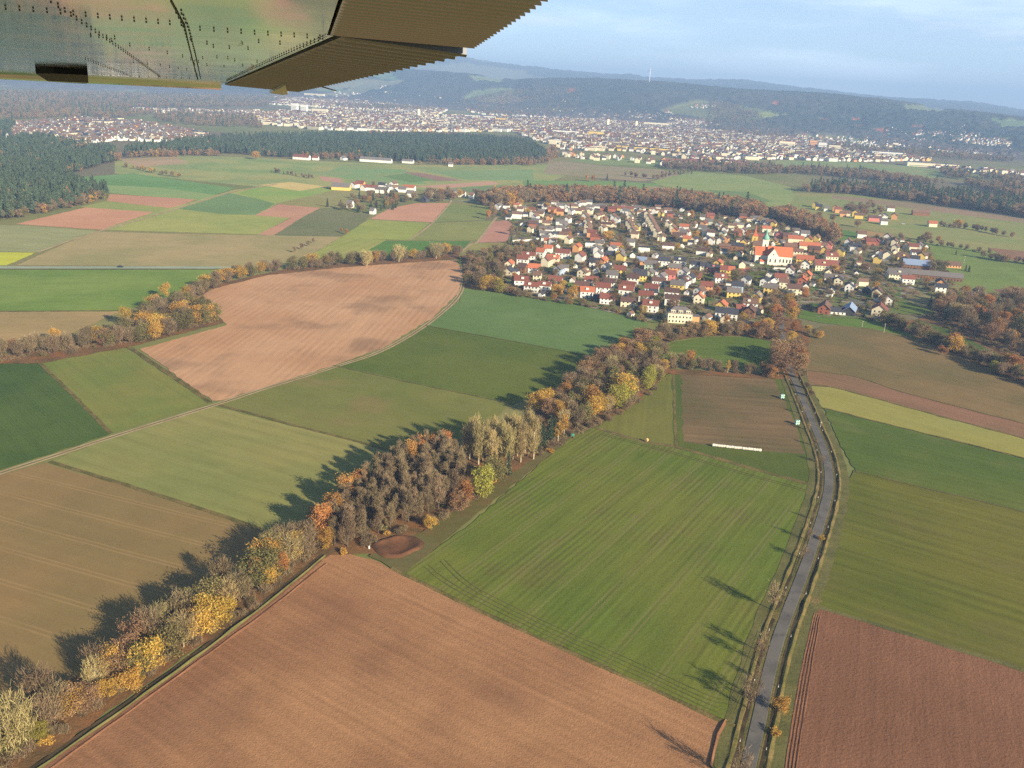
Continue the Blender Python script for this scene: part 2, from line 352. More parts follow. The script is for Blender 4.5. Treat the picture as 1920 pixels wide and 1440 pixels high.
hm = bpy.data.meshes.new('hills'); hm.vertices.add(len(V)); hm.vertices.foreach_set('co', V.ravel()); hm.loops.add(Q.size); hm.loops.foreach_set('vertex_index', Q.ravel())
hm.polygons.add(len(Q)); hm.polygons.foreach_set('loop_start', np.arange(0, Q.size, 4)); hm.polygons.foreach_set('loop_total', np.full(len(Q), 4)); hm.update(); hm.validate()
ca = hm.color_attributes.new('cover', 'FLOAT_COLOR', 'POINT'); ca.data.foreach_set('color', np.concatenate([cov, np.ones((len(cov), 1))], 1).ravel())
m = N('hill_cover'); p = m.pos(); at_n = m.n('ShaderNodeAttribute', attribute_name='cover')
k = m.math('ADD', 0.45, m.math('MULTIPLY', m.noise(p, 0.035, 4, 0.7), 1.1)); hm.materials.append(m.done(m.gain(at_n.outputs['Color'], k), 0.95, 0.03))
tag(link('hills', hm), 'long wooded hills with meadows and a far blue mountain behind the town', None, None, 'structure')

# ------------------------------------------------------------------ fields (photo outlines carried onto the ground, in laying order)
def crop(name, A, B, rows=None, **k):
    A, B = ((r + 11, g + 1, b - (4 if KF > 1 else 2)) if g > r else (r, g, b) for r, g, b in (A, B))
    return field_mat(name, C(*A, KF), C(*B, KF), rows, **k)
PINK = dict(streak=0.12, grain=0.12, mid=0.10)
KF = 1.22      # far field colours brightened, painting in the paleness that haze gives
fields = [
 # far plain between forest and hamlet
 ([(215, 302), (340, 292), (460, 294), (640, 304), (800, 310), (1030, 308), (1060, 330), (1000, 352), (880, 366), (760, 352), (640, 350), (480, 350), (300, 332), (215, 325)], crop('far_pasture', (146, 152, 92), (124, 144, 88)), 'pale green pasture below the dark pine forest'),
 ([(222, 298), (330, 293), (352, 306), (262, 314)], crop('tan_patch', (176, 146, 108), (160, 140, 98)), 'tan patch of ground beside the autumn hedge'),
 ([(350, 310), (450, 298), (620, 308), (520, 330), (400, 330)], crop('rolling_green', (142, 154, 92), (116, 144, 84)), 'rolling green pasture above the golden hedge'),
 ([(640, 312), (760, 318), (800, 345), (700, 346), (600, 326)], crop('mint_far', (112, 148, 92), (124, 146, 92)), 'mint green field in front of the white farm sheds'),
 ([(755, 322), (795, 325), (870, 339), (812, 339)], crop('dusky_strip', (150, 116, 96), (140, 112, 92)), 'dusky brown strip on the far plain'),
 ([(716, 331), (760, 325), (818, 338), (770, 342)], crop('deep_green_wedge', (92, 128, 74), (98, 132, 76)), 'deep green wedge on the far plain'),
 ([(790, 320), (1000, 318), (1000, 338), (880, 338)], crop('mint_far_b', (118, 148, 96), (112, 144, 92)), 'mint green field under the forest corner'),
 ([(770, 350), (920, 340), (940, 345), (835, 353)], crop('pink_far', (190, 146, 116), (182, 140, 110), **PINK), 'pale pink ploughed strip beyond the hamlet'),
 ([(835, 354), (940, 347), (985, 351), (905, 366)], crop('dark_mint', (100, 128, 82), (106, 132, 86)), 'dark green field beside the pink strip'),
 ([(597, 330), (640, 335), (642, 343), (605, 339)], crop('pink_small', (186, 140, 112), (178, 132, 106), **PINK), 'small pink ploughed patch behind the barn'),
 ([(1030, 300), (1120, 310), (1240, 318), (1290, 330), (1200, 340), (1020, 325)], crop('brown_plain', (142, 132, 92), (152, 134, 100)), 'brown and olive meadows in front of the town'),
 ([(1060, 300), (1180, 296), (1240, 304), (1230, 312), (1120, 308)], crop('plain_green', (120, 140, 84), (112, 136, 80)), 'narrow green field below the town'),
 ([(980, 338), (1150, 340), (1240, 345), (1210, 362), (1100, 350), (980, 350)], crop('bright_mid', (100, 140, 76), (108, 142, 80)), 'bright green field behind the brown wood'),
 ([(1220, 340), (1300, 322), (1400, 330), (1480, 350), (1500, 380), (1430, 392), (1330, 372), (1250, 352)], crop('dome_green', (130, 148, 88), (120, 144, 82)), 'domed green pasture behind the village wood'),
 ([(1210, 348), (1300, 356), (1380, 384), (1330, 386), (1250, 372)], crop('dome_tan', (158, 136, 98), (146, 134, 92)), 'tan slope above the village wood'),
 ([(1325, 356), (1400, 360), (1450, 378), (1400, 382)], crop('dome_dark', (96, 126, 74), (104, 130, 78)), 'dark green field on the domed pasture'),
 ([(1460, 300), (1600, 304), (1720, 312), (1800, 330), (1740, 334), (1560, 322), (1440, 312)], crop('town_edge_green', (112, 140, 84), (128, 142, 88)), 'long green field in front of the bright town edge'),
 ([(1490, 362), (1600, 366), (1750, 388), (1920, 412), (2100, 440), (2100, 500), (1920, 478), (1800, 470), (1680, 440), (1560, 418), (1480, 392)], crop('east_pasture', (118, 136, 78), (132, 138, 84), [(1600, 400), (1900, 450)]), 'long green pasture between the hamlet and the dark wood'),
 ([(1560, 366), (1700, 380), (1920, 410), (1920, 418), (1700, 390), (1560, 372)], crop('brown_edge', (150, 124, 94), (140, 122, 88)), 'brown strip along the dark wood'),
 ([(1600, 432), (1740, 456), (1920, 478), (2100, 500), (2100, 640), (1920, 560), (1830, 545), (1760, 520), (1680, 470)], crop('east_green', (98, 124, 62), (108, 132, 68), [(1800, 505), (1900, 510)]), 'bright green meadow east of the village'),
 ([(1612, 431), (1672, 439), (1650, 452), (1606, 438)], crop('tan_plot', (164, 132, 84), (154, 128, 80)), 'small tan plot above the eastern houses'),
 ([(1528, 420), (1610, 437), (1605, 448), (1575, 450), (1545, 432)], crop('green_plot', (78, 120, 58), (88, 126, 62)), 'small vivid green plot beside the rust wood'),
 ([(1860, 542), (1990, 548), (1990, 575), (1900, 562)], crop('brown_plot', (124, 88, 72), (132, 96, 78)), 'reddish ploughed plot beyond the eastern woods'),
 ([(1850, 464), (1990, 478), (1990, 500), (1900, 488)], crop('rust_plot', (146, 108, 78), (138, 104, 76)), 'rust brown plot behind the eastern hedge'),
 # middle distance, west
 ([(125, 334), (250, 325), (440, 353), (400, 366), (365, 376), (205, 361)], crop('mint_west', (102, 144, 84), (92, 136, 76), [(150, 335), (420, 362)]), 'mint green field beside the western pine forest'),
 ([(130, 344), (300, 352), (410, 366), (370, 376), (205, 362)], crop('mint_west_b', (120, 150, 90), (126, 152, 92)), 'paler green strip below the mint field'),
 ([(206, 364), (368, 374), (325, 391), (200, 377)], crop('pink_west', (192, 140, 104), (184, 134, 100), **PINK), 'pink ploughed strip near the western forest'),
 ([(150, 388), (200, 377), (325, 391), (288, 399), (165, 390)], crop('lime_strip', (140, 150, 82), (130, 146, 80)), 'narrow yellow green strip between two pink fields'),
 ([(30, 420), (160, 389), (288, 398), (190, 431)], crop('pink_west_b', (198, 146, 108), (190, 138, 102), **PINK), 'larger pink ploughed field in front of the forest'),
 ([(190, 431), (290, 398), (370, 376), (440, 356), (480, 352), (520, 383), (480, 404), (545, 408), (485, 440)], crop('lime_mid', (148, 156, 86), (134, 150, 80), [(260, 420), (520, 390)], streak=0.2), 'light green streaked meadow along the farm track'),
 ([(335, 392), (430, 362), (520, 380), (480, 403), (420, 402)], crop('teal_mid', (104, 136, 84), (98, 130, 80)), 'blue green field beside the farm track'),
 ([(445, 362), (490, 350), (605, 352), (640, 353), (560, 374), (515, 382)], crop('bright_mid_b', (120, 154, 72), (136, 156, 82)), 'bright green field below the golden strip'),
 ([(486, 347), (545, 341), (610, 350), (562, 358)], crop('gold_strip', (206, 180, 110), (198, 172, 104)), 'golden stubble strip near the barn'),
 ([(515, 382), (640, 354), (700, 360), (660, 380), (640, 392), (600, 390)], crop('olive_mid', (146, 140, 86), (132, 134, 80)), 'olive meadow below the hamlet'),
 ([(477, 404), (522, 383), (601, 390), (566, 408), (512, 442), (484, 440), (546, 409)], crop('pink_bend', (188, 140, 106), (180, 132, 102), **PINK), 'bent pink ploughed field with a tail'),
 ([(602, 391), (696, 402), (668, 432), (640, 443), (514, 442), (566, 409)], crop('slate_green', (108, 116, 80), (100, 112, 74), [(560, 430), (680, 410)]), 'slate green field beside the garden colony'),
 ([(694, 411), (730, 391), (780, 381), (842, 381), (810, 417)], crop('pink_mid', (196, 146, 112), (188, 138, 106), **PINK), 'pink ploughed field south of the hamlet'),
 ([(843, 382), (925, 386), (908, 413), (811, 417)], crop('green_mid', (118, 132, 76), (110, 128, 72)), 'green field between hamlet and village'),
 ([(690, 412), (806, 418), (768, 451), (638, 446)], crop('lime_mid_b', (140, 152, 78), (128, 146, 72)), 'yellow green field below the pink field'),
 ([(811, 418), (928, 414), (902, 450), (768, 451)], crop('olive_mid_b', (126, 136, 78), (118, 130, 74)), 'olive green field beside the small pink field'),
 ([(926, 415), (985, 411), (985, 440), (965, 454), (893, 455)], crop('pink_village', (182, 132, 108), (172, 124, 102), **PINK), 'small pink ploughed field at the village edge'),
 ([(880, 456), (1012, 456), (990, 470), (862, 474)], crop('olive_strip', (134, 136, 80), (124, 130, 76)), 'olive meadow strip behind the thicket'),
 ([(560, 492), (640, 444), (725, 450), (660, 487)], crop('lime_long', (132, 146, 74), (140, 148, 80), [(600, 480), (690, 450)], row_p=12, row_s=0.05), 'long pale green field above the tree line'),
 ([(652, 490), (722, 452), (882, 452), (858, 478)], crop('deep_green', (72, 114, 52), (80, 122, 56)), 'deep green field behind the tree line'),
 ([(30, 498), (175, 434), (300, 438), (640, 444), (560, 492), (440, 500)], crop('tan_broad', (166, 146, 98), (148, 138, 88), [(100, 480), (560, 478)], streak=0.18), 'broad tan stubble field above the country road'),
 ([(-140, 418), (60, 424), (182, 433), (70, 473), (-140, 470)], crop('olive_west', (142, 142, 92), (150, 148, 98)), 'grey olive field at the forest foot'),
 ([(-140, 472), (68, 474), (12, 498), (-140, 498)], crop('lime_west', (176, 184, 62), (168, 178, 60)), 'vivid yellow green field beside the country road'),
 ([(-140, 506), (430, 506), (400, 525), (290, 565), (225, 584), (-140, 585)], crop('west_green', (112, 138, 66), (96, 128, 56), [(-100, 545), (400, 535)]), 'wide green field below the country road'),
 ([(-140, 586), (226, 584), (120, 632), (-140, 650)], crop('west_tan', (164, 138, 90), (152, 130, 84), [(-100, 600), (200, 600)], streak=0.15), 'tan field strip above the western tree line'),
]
KF = 1.0
fields += [
 ([(-160, 684), (72, 682), (208, 814), (0, 882), (-160, 935)], crop('west_dark_green', (78, 106, 48), (62, 94, 42), [(60, 690), (200, 810)], streak=0.22, row_p=1.5, row_s=0.06), 'dark green field at the western edge beside the farm track'),
 ([(76, 680), (232, 652), (394, 756), (212, 812)], crop('west_mid_green', (128, 134, 68), (110, 130, 62), [(230, 655), (390, 755)], streak=0.15), 'green field between the tree line and the farm track'),
 ([(262, 655), (425, 610), (405, 588), (338, 575), (400, 541), (500, 516), (640, 501), (800, 489), (856, 488), (867, 512), (861, 548), (810, 597), (720, 652), (622, 687), (418, 751), (398, 752)], crop('great_plough', (208, 162, 120), (198, 150, 108), [(640, 505), (560, 560)], streak=0.18, grain=0.16, mid=0.14, row_p=4.5, row_s=0.07, bump=0.15, blotch=(C(138, 108, 82), 0.016, 0.55)), 'great pale pink ploughed field in the middle'),
 ([(866, 541), (1000, 556), (1140, 579), (1216, 606), (1180, 642), (1100, 668), (960, 640), (800, 612), (862, 566)], crop('sea_green', (104, 136, 78), (94, 128, 70), [(880, 560), (1180, 610)], streak=0.1), 'sea green field below the red roofed estate'),
 ([(798, 611), (960, 640), (1102, 667), (1060, 720), (960, 760), (625, 686), (720, 654)], crop('mid_green', (96, 114, 48), (84, 108, 44), [(720, 655), (1040, 720)], streak=0.12), 'deep green field with long tree shadows'),
 ([(626, 685), (958, 757), (900, 810), (780, 860), (704, 838), (412, 761), (432, 750)], crop('olive_near', (130, 128, 66), (108, 122, 58), [(430, 760), (700, 835)], streak=0.12, blotch=(C(150, 124, 80), 0.02, 0.5)), 'olive green field between farm track and stream wood'),
 ([(400, 763), (704, 839), (780, 862), (640, 960), (524, 1006), (440, 976), (94, 866), (204, 822)], crop('light_rows', (142, 144, 84), (126, 138, 78), [(110, 860), (520, 990)], streak=0.16, row_p=9, row_s=0.05, tram=18, tram_col=C(160, 154, 100), tram_k=0.3), 'light green field with faint drill rows'),
 ([(84, 868), (440, 977), (530, 1008), (470, 1080), (300, 1180), (120, 1290), (-60, 1400), (-200, 1480), (-200, 960), (0, 892)], crop('tan_rows', (154, 124, 78), (142, 120, 74), [(0, 1000), (400, 1110)], streak=0.10, grain=0.14, tram=15, tram_col=C(172, 140, 92), tram_k=0.55), 'olive tan field with pale wheel tracks'),
 ([(1222, 657), (1270, 640), (1330, 632), (1400, 632), (1452, 641), (1454, 695), (1400, 690), (1240, 678)], crop('curved_meadow', (92, 118, 48), (84, 114, 46)), 'curved green meadow under the village trees'),
 ([(1236, 716), (1258, 698), (1470, 706), (1500, 770), (1546, 905), (1540, 914), (1262, 838), (1204, 828), (1110, 805), (1180, 765)], crop('corner_green', (92, 108, 46), (76, 100, 42), [(1270, 700), (1275, 830)], streak=0.15), 'green meadow wrapped around the brown stubble'),
 ([(1120, 802), (1238, 712), (1258, 700), (1263, 836), (1204, 826)], crop('pale_meadow', (116, 122, 60), (106, 116, 54), [(1262, 705), (1264, 830)]), 'pale green meadow corner beside the stream wood'),
 ([(1277, 698), (1448, 708), (1470, 745), (1492, 800), (1510, 853), (1400, 845), (1281, 829)], crop('brown_stubble', (132, 108, 74), (112, 98, 62), [(1280, 775), (1490, 790)], streak=0.45, grain=0.3, blotch=(C(96, 98, 54), 0.02, 0.5)), 'brown striped stubble field beside the road'),
 ([(752, 1074), (880, 985), (1000, 882), (1072, 818), (1118, 802), (1204, 828), (1264, 838), (1542, 916), (1532, 955), (1488, 1100), (1440, 1215), (1400, 1330), (1378, 1362), (1200, 1282), (1000, 1192)], crop('drilled_green', (106, 120, 50), (92, 116, 44), [(800, 1060), (1140, 830)], streak=0.38, grain=0.26, row_p=2.4, row_s=0.12, tram=15.5, tram_col=C(140, 128, 82), tram_k=0.5, bump=0.15, blotch=(C(116, 104, 58), 0.03, 0.45)), 'large green winter corn field with long drill rows'),
 ([(1488, 640), (1542, 612), (1664, 606), (1800, 668), (1920, 722), (2100, 800), (2100, 900), (1920, 822), (1560, 728), (1506, 720)], crop('east_tan', (140, 116, 74), (122, 108, 66), [(1520, 660), (1900, 760)], streak=0.25), 'tan and olive field east of the road'),
 ([(1500, 694), (1600, 706), (1700, 738), (1920, 795), (2100, 850), (2100, 890), (1920, 822), (1562, 727), (1512, 722)], crop('east_pink', (152, 112, 84), (134, 108, 74), [(1520, 700), (1900, 800)], streak=0.35), 'reddish brown strip above the yellow green strip'),
 ([(1500, 578), (1560, 590), (1660, 602), (1740, 640), (1640, 618), (1540, 606), (1496, 596)], crop('village_green', (88, 124, 48), (96, 128, 54)), 'vivid green strip below the eastern farm sheds'),
 ([(1514, 724), (1562, 727), (1920, 823), (2100, 872), (2100, 915), (1920, 860), (1544, 766)], crop('lime_near', (160, 156, 84), (148, 150, 78), [(1560, 745), (1900, 840)], streak=0.2), 'yellow green strip crossing to the road'),
 ([(1544, 766), (1920, 861), (2100, 916), (2100, 1020), (1920, 962), (1604, 884), (1575, 832)], crop('east_dark_green', (92, 112, 46), (78, 106, 42), [(1600, 850), (1900, 920)], streak=0.3, blotch=(C(112, 116, 58), 0.03, 0.5)), 'dark green field below the yellow green strip'),
 ([(1600, 882), (1920, 960), (2100, 1016), (2100, 1320), (1920, 1258), (1528, 1138), (1556, 1010)], crop('east_olive', (106, 112, 46), (92, 106, 40), [(1620, 900), (1900, 975)], streak=0.42, row_p=6.5, row_s=0.05, blotch=(C(120, 108, 58), 0.02, 0.45)), 'olive green field east of the bending road'),
 ([(1524, 1138), (1920, 1258), (2150, 1330), (2150, 1700), (1420, 1700), (1466, 1440), (1500, 1240)], crop('east_plough', (150, 106, 78), (134, 94, 68), [(1500, 1430), (1540, 1150)], streak=0.16, grain=0.26, mid=0.16, row_p=2.6, row_s=0.03, bump=0.3), 'dark red ploughed field beside the road'),
 ([(-60, 1530), (60, 1442), (330, 1250), (615, 1042), (640, 1036), (700, 1050), (756, 1078), (1000, 1194), (1200, 1284), (1376, 1364), (1366, 1440), (1340, 1700), (-200, 1700)], crop('near_plough', (182, 134, 92), (154, 110, 76), [(700, 1060), (1380, 1360)], streak=0.30, grain=0.30, mid=0.16, row_p=2.8, row_s=0.05, bump=0.24, bscale=1.9, blotch=(C(136, 98, 72), 0.02, 0.32)), 'large red brown ploughed field beneath the stream wood'),
]
for pts, mt, lab in fields: sheet('field', pts, mt, lab, rough=1.1)

# ------------------------------------------------------------------ tracks, road, ditches, verges
M_TRACK = field_mat('track_earth', C(188, 164, 122), C(172, 148, 108), None, streak=0.2, grain=0.3, patch=0.1)
M_VERGE = field_mat('verge_grass', C(132, 114, 68), C(104, 98, 52), None, streak=0.2, grain=0.45, patch=0.15, bump=0.3)
M_GREEN = field_mat('bank_grass', C(102, 100, 56), C(118, 112, 64), None, streak=0.2, grain=0.4, patch=0.1, bump=0.2)
M_DITCH_SHADE = field_mat('ditch_shade', C(74, 62, 42), C(92, 78, 52), None, streak=0.2, grain=0.4, patch=0.2)  # flat strip coloured dark to paint the shade inside a ditch
M_LITTER = field_mat('leaf_litter', C(136, 100, 64), C(110, 88, 56), None, streak=0.1, grain=0.5, patch=0.08, bump=0.3, blotch=(C(170, 108, 58), 0.06, 0.5))
M_BARE = field_mat('furrow_earth', C(150, 106, 76), C(134, 94, 66), None, streak=0.1, grain=0.35, patch=0.1, bump=0.3)
M_RUT = field_mat('rut_earth', C(122, 116, 62), C(104, 108, 50), None, streak=0.1, grain=0.4, patch=0.08)
m = N('asphalt'); p = m.pos()
col = m.mix(m.rng(m.noise(p, 0.12, 4), 0.4, 0.65), C(116, 110, 100), C(100, 95, 86)); col = m.mix(m.rng(m.noise(p, 0.25, 5, 0.7), 0.55, 0.75), col, C(86, 79, 75))
M_ROAD = m.done(m.gain(col, m.math('ADD', 0.85, m.math('MULTIPLY', m.noise(p, 3.0, 4), 0.3))), 0.85, 0.25)
M_PALE_ROAD = field_mat('pale_road', C(172, 178, 150), C(160, 168, 140), None, streak=0.05, grain=0.1)
TRK = [(868, 500), (864, 548), (812, 600), (722, 655), (622, 690), (500, 728), (415, 756), (210, 820), (100, 856), (0, 888), (-160, 940)]
ribbon('farm_track', TRK, 3.4, M_TRACK, 'pale earth farm track running past the great ploughed field', jit=0.25)
ribbon('grass_strip', TRK, 0.9, M_GREEN, 'grass strip along the middle of the farm track', jit=0.15)
ribbon('field_margin', [(240, 650), (300, 690), (345, 720), (394, 756)], 3.0, M_VERGE, 'dry grass margin beside the great ploughed field', jit=0.5, profile=[(-1, 0), (-0.3, 0.5), (0.4, 0.1), (1, 0)])
ribbon('field_margin', [(412, 760), (560, 800), (704, 838), (760, 858)], 2.0, M_VERGE, 'dry grass margin below the olive field', jit=0.4)
ribbon('field_margin', [(94, 866), (300, 930), (440, 976), (528, 1008)], 2.2, M_VERGE, 'pale grass margin above the tan field', jit=0.4)
ribbon('field_margin', [(75, 681), (140, 745), (208, 813)], 2.0, M_VERGE, 'pale grass margin beside the dark green field', jit=0.4)
ribbon('field_margin', [(1263, 702), (1265, 760), (1268, 836)], 1.4, M_VERGE, 'thin dry grass line beside the brown stubble', jit=0.4)
ribbon('field_margin', [(1118, 803), (1204, 828), (1264, 838), (1400, 876), (1542, 916)], 3.0, M_VERGE, 'brown grass margin above the drilled field', jit=0.6)
ribbon('field_margin', [(735, 1066), (860, 1128), (1000, 1192), (1200, 1283), (1378, 1363)], 1.8, M_VERGE, 'ragged grass edge above the near ploughed field', jit=0.5, profile=[(-1, 0), (0, 0.35), (1, 0)])
ribbon('field_margin', [(1528, 1137), (1700, 1189), (1920, 1257), (2100, 1315)], 2.4, M_GREEN, 'green grass edge above the eastern ploughed field', jit=0.5)
ribbon('farm_track', [(190, 433), (330, 392), (420, 364), (480, 352), (520, 345)], 4.0, M_TRACK, 'pale track curving up through the western fields', jit=0.3)
ribbon('farm_track', [(70, 474), (130, 452), (190, 433)], 3.0, M_TRACK, 'pale track between the olive and tan fields')
ribbon('farm_track', [(862, 474), (884, 458), (895, 454), (926, 414), (932, 408)], 3.0, M_TRACK, 'pale track beside the small pink field')
ribbon('farm_track', [(770, 450), (812, 417), (843, 382), (846, 374)], 2.6, M_TRACK, 'thin pale track beside the pink field')
ribbon('country_road', [(-150, 502), (100, 502), (300, 502), (430, 502), (500, 499)], 9.0, M_PALE_ROAD, 'pale straight country road crossing the western fields')
ribbon('country_road', [(800, 376), (860, 376), (935, 382), (960, 376)], 5.0, M_PALE_ROAD, 'pale lane leading into the village')
ROAD = [(1370, 1560), (1402, 1440), (1424, 1345), (1442, 1260), (1462, 1190), (1490, 1115), (1516, 1045), (1545, 955), (1554, 900), (1546, 850), (1522, 790), (1497, 730), (1482, 695), (1472, 655), (1466, 620), (1464, 590), (1470, 568)]
RW = 3.7
ribbon('field_margin', ROAD[:14], 17.0, M_GREEN, 'grass verge either side of the road', jit=0.8)
ribbon('ditch', ROAD[:14], 1.3, M_DITCH_SHADE, 'ditch west of the road with its shade painted dark', off=-3.4, jit=0.3)
ribbon('ditch', ROAD[:14], 1.0, M_DITCH_SHADE, 'ditch east of the road with its shade painted dark', off=3.2, jit=0.25)
ribbon('grass_bank', ROAD[:14], 1.7, M_VERGE, 'dry grass bank west of the road ditch', off=-4.8, jit=0.28, profile=[(-1, 0), (-0.6, 0.12), (-0.2, 0.34), (0.3, 0.28), (0.7, 0.2), (1, 0)], step=2.0)
ribbon('grass_bank', ROAD[:14], 1.7, M_VERGE, 'dry grass bank east of the road ditch', off=4.4, jit=0.28, profile=[(-1, 0), (-0.6, 0.25), (-0.2, 0.45), (0.3, 0.3), (0.7, 0.1), (1, 0)], step=2.0)
ribbon('road', ROAD, RW, M_ROAD, 'narrow patched grey asphalt road bending between the fields', profile=[(-1, 0.0), (-0.97, 0.12), (0.97, 0.12), (1, 0.0)])
ribbon('gravel_edge', ROAD[:14], 0.25, M_VERGE, 'pale gravel edge west of the asphalt', off=-2.35, jit=0.12)
ribbon('gravel_edge', ROAD[:14], 0.25, M_VERGE, 'pale gravel edge east of the asphalt', off=2.35, jit=0.12)
ribbon('field_entrance', [(1486, 1133), (1464, 1150), (1448, 1160)], 4.0, M_VERGE, 'earth field entrance west of the road', jit=0.4)
ribbon('field_entrance', [(1492, 1118), (1520, 1124), (1535, 1132)], 4.0, M_VERGE, 'earth field entrance east of the road', jit=0.4)
for k in range(4): ribbon('furrow', [(1456 + k * 8, 1560), (1472 + k * 7, 1440), (1502 + k * 6, 1260), (1527 + k * 4, 1150)], 0.35, M_BARE, ['first', 'second', 'third', 'fourth', 'fifth', 'sixth'][k] + ' raised furrow from the road on the eastern ploughed field', jit=0.25, profile=[(-1, 0), (0, 0.07), (1, 0)], step=1.5)
ribbon('furrow', [(85, 1440), (330, 1262), (480, 1150), (600, 1052)], 3.0, M_BARE, 'bare headland strip beside the stream ditch', off=-0.5, jit=0.2)
ribbon('furrow', [(82, 1452), (330, 1272), (490, 1155), (612, 1058)], 1.1, M_BARE, 'raised furrow along the edge of the near ploughed field', profile=[(-1, 0), (0, 0.22), (1, 0)], jit=0.3, step=2.0)
ribbon('furrow', [(1330, 1440), (1345, 1380), (1360, 1352)], 1.2, M_BARE, 'raised furrow near the road end of the near ploughed field', profile=[(-1, 0), (0, 0.5), (1, 0)], jit=0.2)
for i_, (pp, lab) in enumerate([([(800, 1062), (850, 1100), (1000, 1176), (1200, 1266), (1360, 1336), (1396, 1310), (1440, 1190)], 'outer wheel track round the headland of the drilled field'), ([(830, 1052), (880, 1098), (1000, 1160), (1200, 1250), (1350, 1316), (1384, 1296), (1428, 1185)], 'inner wheel track round the headland of the drilled field'), ([(1130, 815), (1262, 850), (1400, 890), (1520, 926), (1518, 960), (1480, 1080)], 'wheel track along the upper headland of the drilled field')]):
    for s_, nm_ in ((-0.9, 'near rut of the '), (0.9, 'far rut of the ')): ribbon('wheel_track', pp, 0.4, M_RUT, nm_ + lab, off=s_, jit=0.12, step=3.0)
for pts_, w_, lab in [([(1514, 724), (1562, 727), (1740, 775), (1920, 823), (2100, 872)], 1.6, 'ragged grass edge above the yellow green strip'), ([(1544, 766), (1740, 815), (1920, 860), (2100, 915)], 1.4, 'ragged grass edge below the yellow green strip'), ([(1604, 884), (1760, 922), (1920, 961), (2100, 1018)], 1.2, 'faint grass line below the dark green field'), ([(798, 611), (960, 640), (1102, 667)], 1.0, 'faint grass line below the sea green field'), ([(626, 686), (780, 720), (958, 757)], 1.2, 'faint grass line below the deep green field'), ([(-140, 505), (200, 505), (430, 505)], 2.0, 'grass verge below the country road'), ([(-140, 585), (226, 583)], 1.8, 'grass edge above the western tan strip'), ([(1500, 694), (1600, 706), (1700, 738), (1920, 795)], 1.2, 'faint grass edge above the reddish strip')]:
    ribbon('field_margin', pts_, w_, M_VERGE if 'edge' in lab else M_GREEN, lab, jit=0.7, step=2.0)
# the stream corridor: leaf litter, dry grass and ditch
for pts, lab in [([(-120, 1500), (-60, 1400), (120, 1285), (300, 1175), (460, 1075), (520, 1010), (600, 960), (690, 890), (800, 838), (870, 850), (900, 900), (905, 940), (820, 985), (700, 1040), (620, 1042), (330, 1246), (60, 1438), (-60, 1530)], 'brown leaf litter under the stream wood'),
                 ([(860, 860), (900, 815), (1000, 775), (1060, 725), (1110, 680), (1200, 640), (1250, 625), (1240, 660), (1256, 696), (1238, 714), (1180, 765), (1112, 803), (1070, 818), (1000, 880), (900, 950), (850, 960)], 'brown leaf litter under the northern stream wood'),
                 ([(1236, 694), (1300, 694), (1460, 704), (1490, 690), (1505, 705), (1480, 712), (1300, 704), (1258, 702)], 'rust leaf litter under the meadow hedge'),
                 ([(-140, 660), (60, 650), (230, 610), (330, 565), (420, 530), (560, 500), (860, 470), (862, 486), (640, 502), (500, 517), (400, 542), (335, 576), (405, 590), (420, 606), (240, 652), (76, 682), (-140, 686)], 'brown undergrowth floor of the western tree line'),
                 ([(866, 480), (1005, 468), (1030, 480), (960, 505), (950, 545), (1000, 558), (870, 540)], 'brown undergrowth floor of the village thicket'),
                 ([(1225, 652), (1240, 600), (1330, 600), (1450, 590), (1500, 600), (1520, 640), (1490, 690), (1455, 690), (1452, 641), (1400, 630), (1330, 630), (1270, 638)], 'leaf strewn ground between village and meadow'),
                 ([(1640, 600), (1720, 600), (1780, 570), (1920, 560), (2060, 590), (2060, 780), (1920, 722), (1800, 668), (1700, 625)], 'shaded brown floor of the eastern woods')]:
    sheet('woodland_floor', pts, M_LITTER, lab, rough=1.2)
sheet('field', [(1720, 600), (1790, 622), (1860, 660), (1920, 690), (1920, 706), (1850, 680), (1780, 650), (1700, 615)], crop('shade_meadow', (80, 104, 48), (72, 98, 44)), 'narrow green meadow between the two eastern tree belts', rough=0.6)
ribbon('stream_ditch', [(50, 1452), (330, 1256), (470, 1150), (540, 1095), (605, 1040)], 1.5, M_DITCH_SHADE, 'dark stream ditch beside the near ploughed field', jit=0.3)
ribbon('grass_bank', [(56, 1456), (330, 1262), (474, 1154), (544, 1098), (609, 1044)], 0.8, M_GREEN, 'green bank of the stream ditch', profile=[(-1, 0), (0, 0.5), (1, 0)], jit=0.3)
ribbon('field_margin', [(700, 1046), (800, 1000), (900, 930), (1000, 868), (1068, 815), (1120, 792), (1200, 748)], 4.0, M_LITTER, 'bare brown strip in front of the stream wood', jit=0.5)
ribbon('field_margin', [(1258, 698), (1350, 700), (1460, 707)], 2.2, M_LITTER, 'rust brown leaf strip at the foot of the meadow hedge', jit=0.4)
sheet('field', [(690, 1044), (735, 1068), (760, 1076), (1074, 820), (1120, 800), (1090, 800), (1000, 862), (880, 940), (790, 1000)], crop('grove_edge', (112, 104, 62), (96, 98, 52), blotch=(C(128, 96, 62), 0.08, 0.6)), 'olive brown grass strip between grove and drilled field')
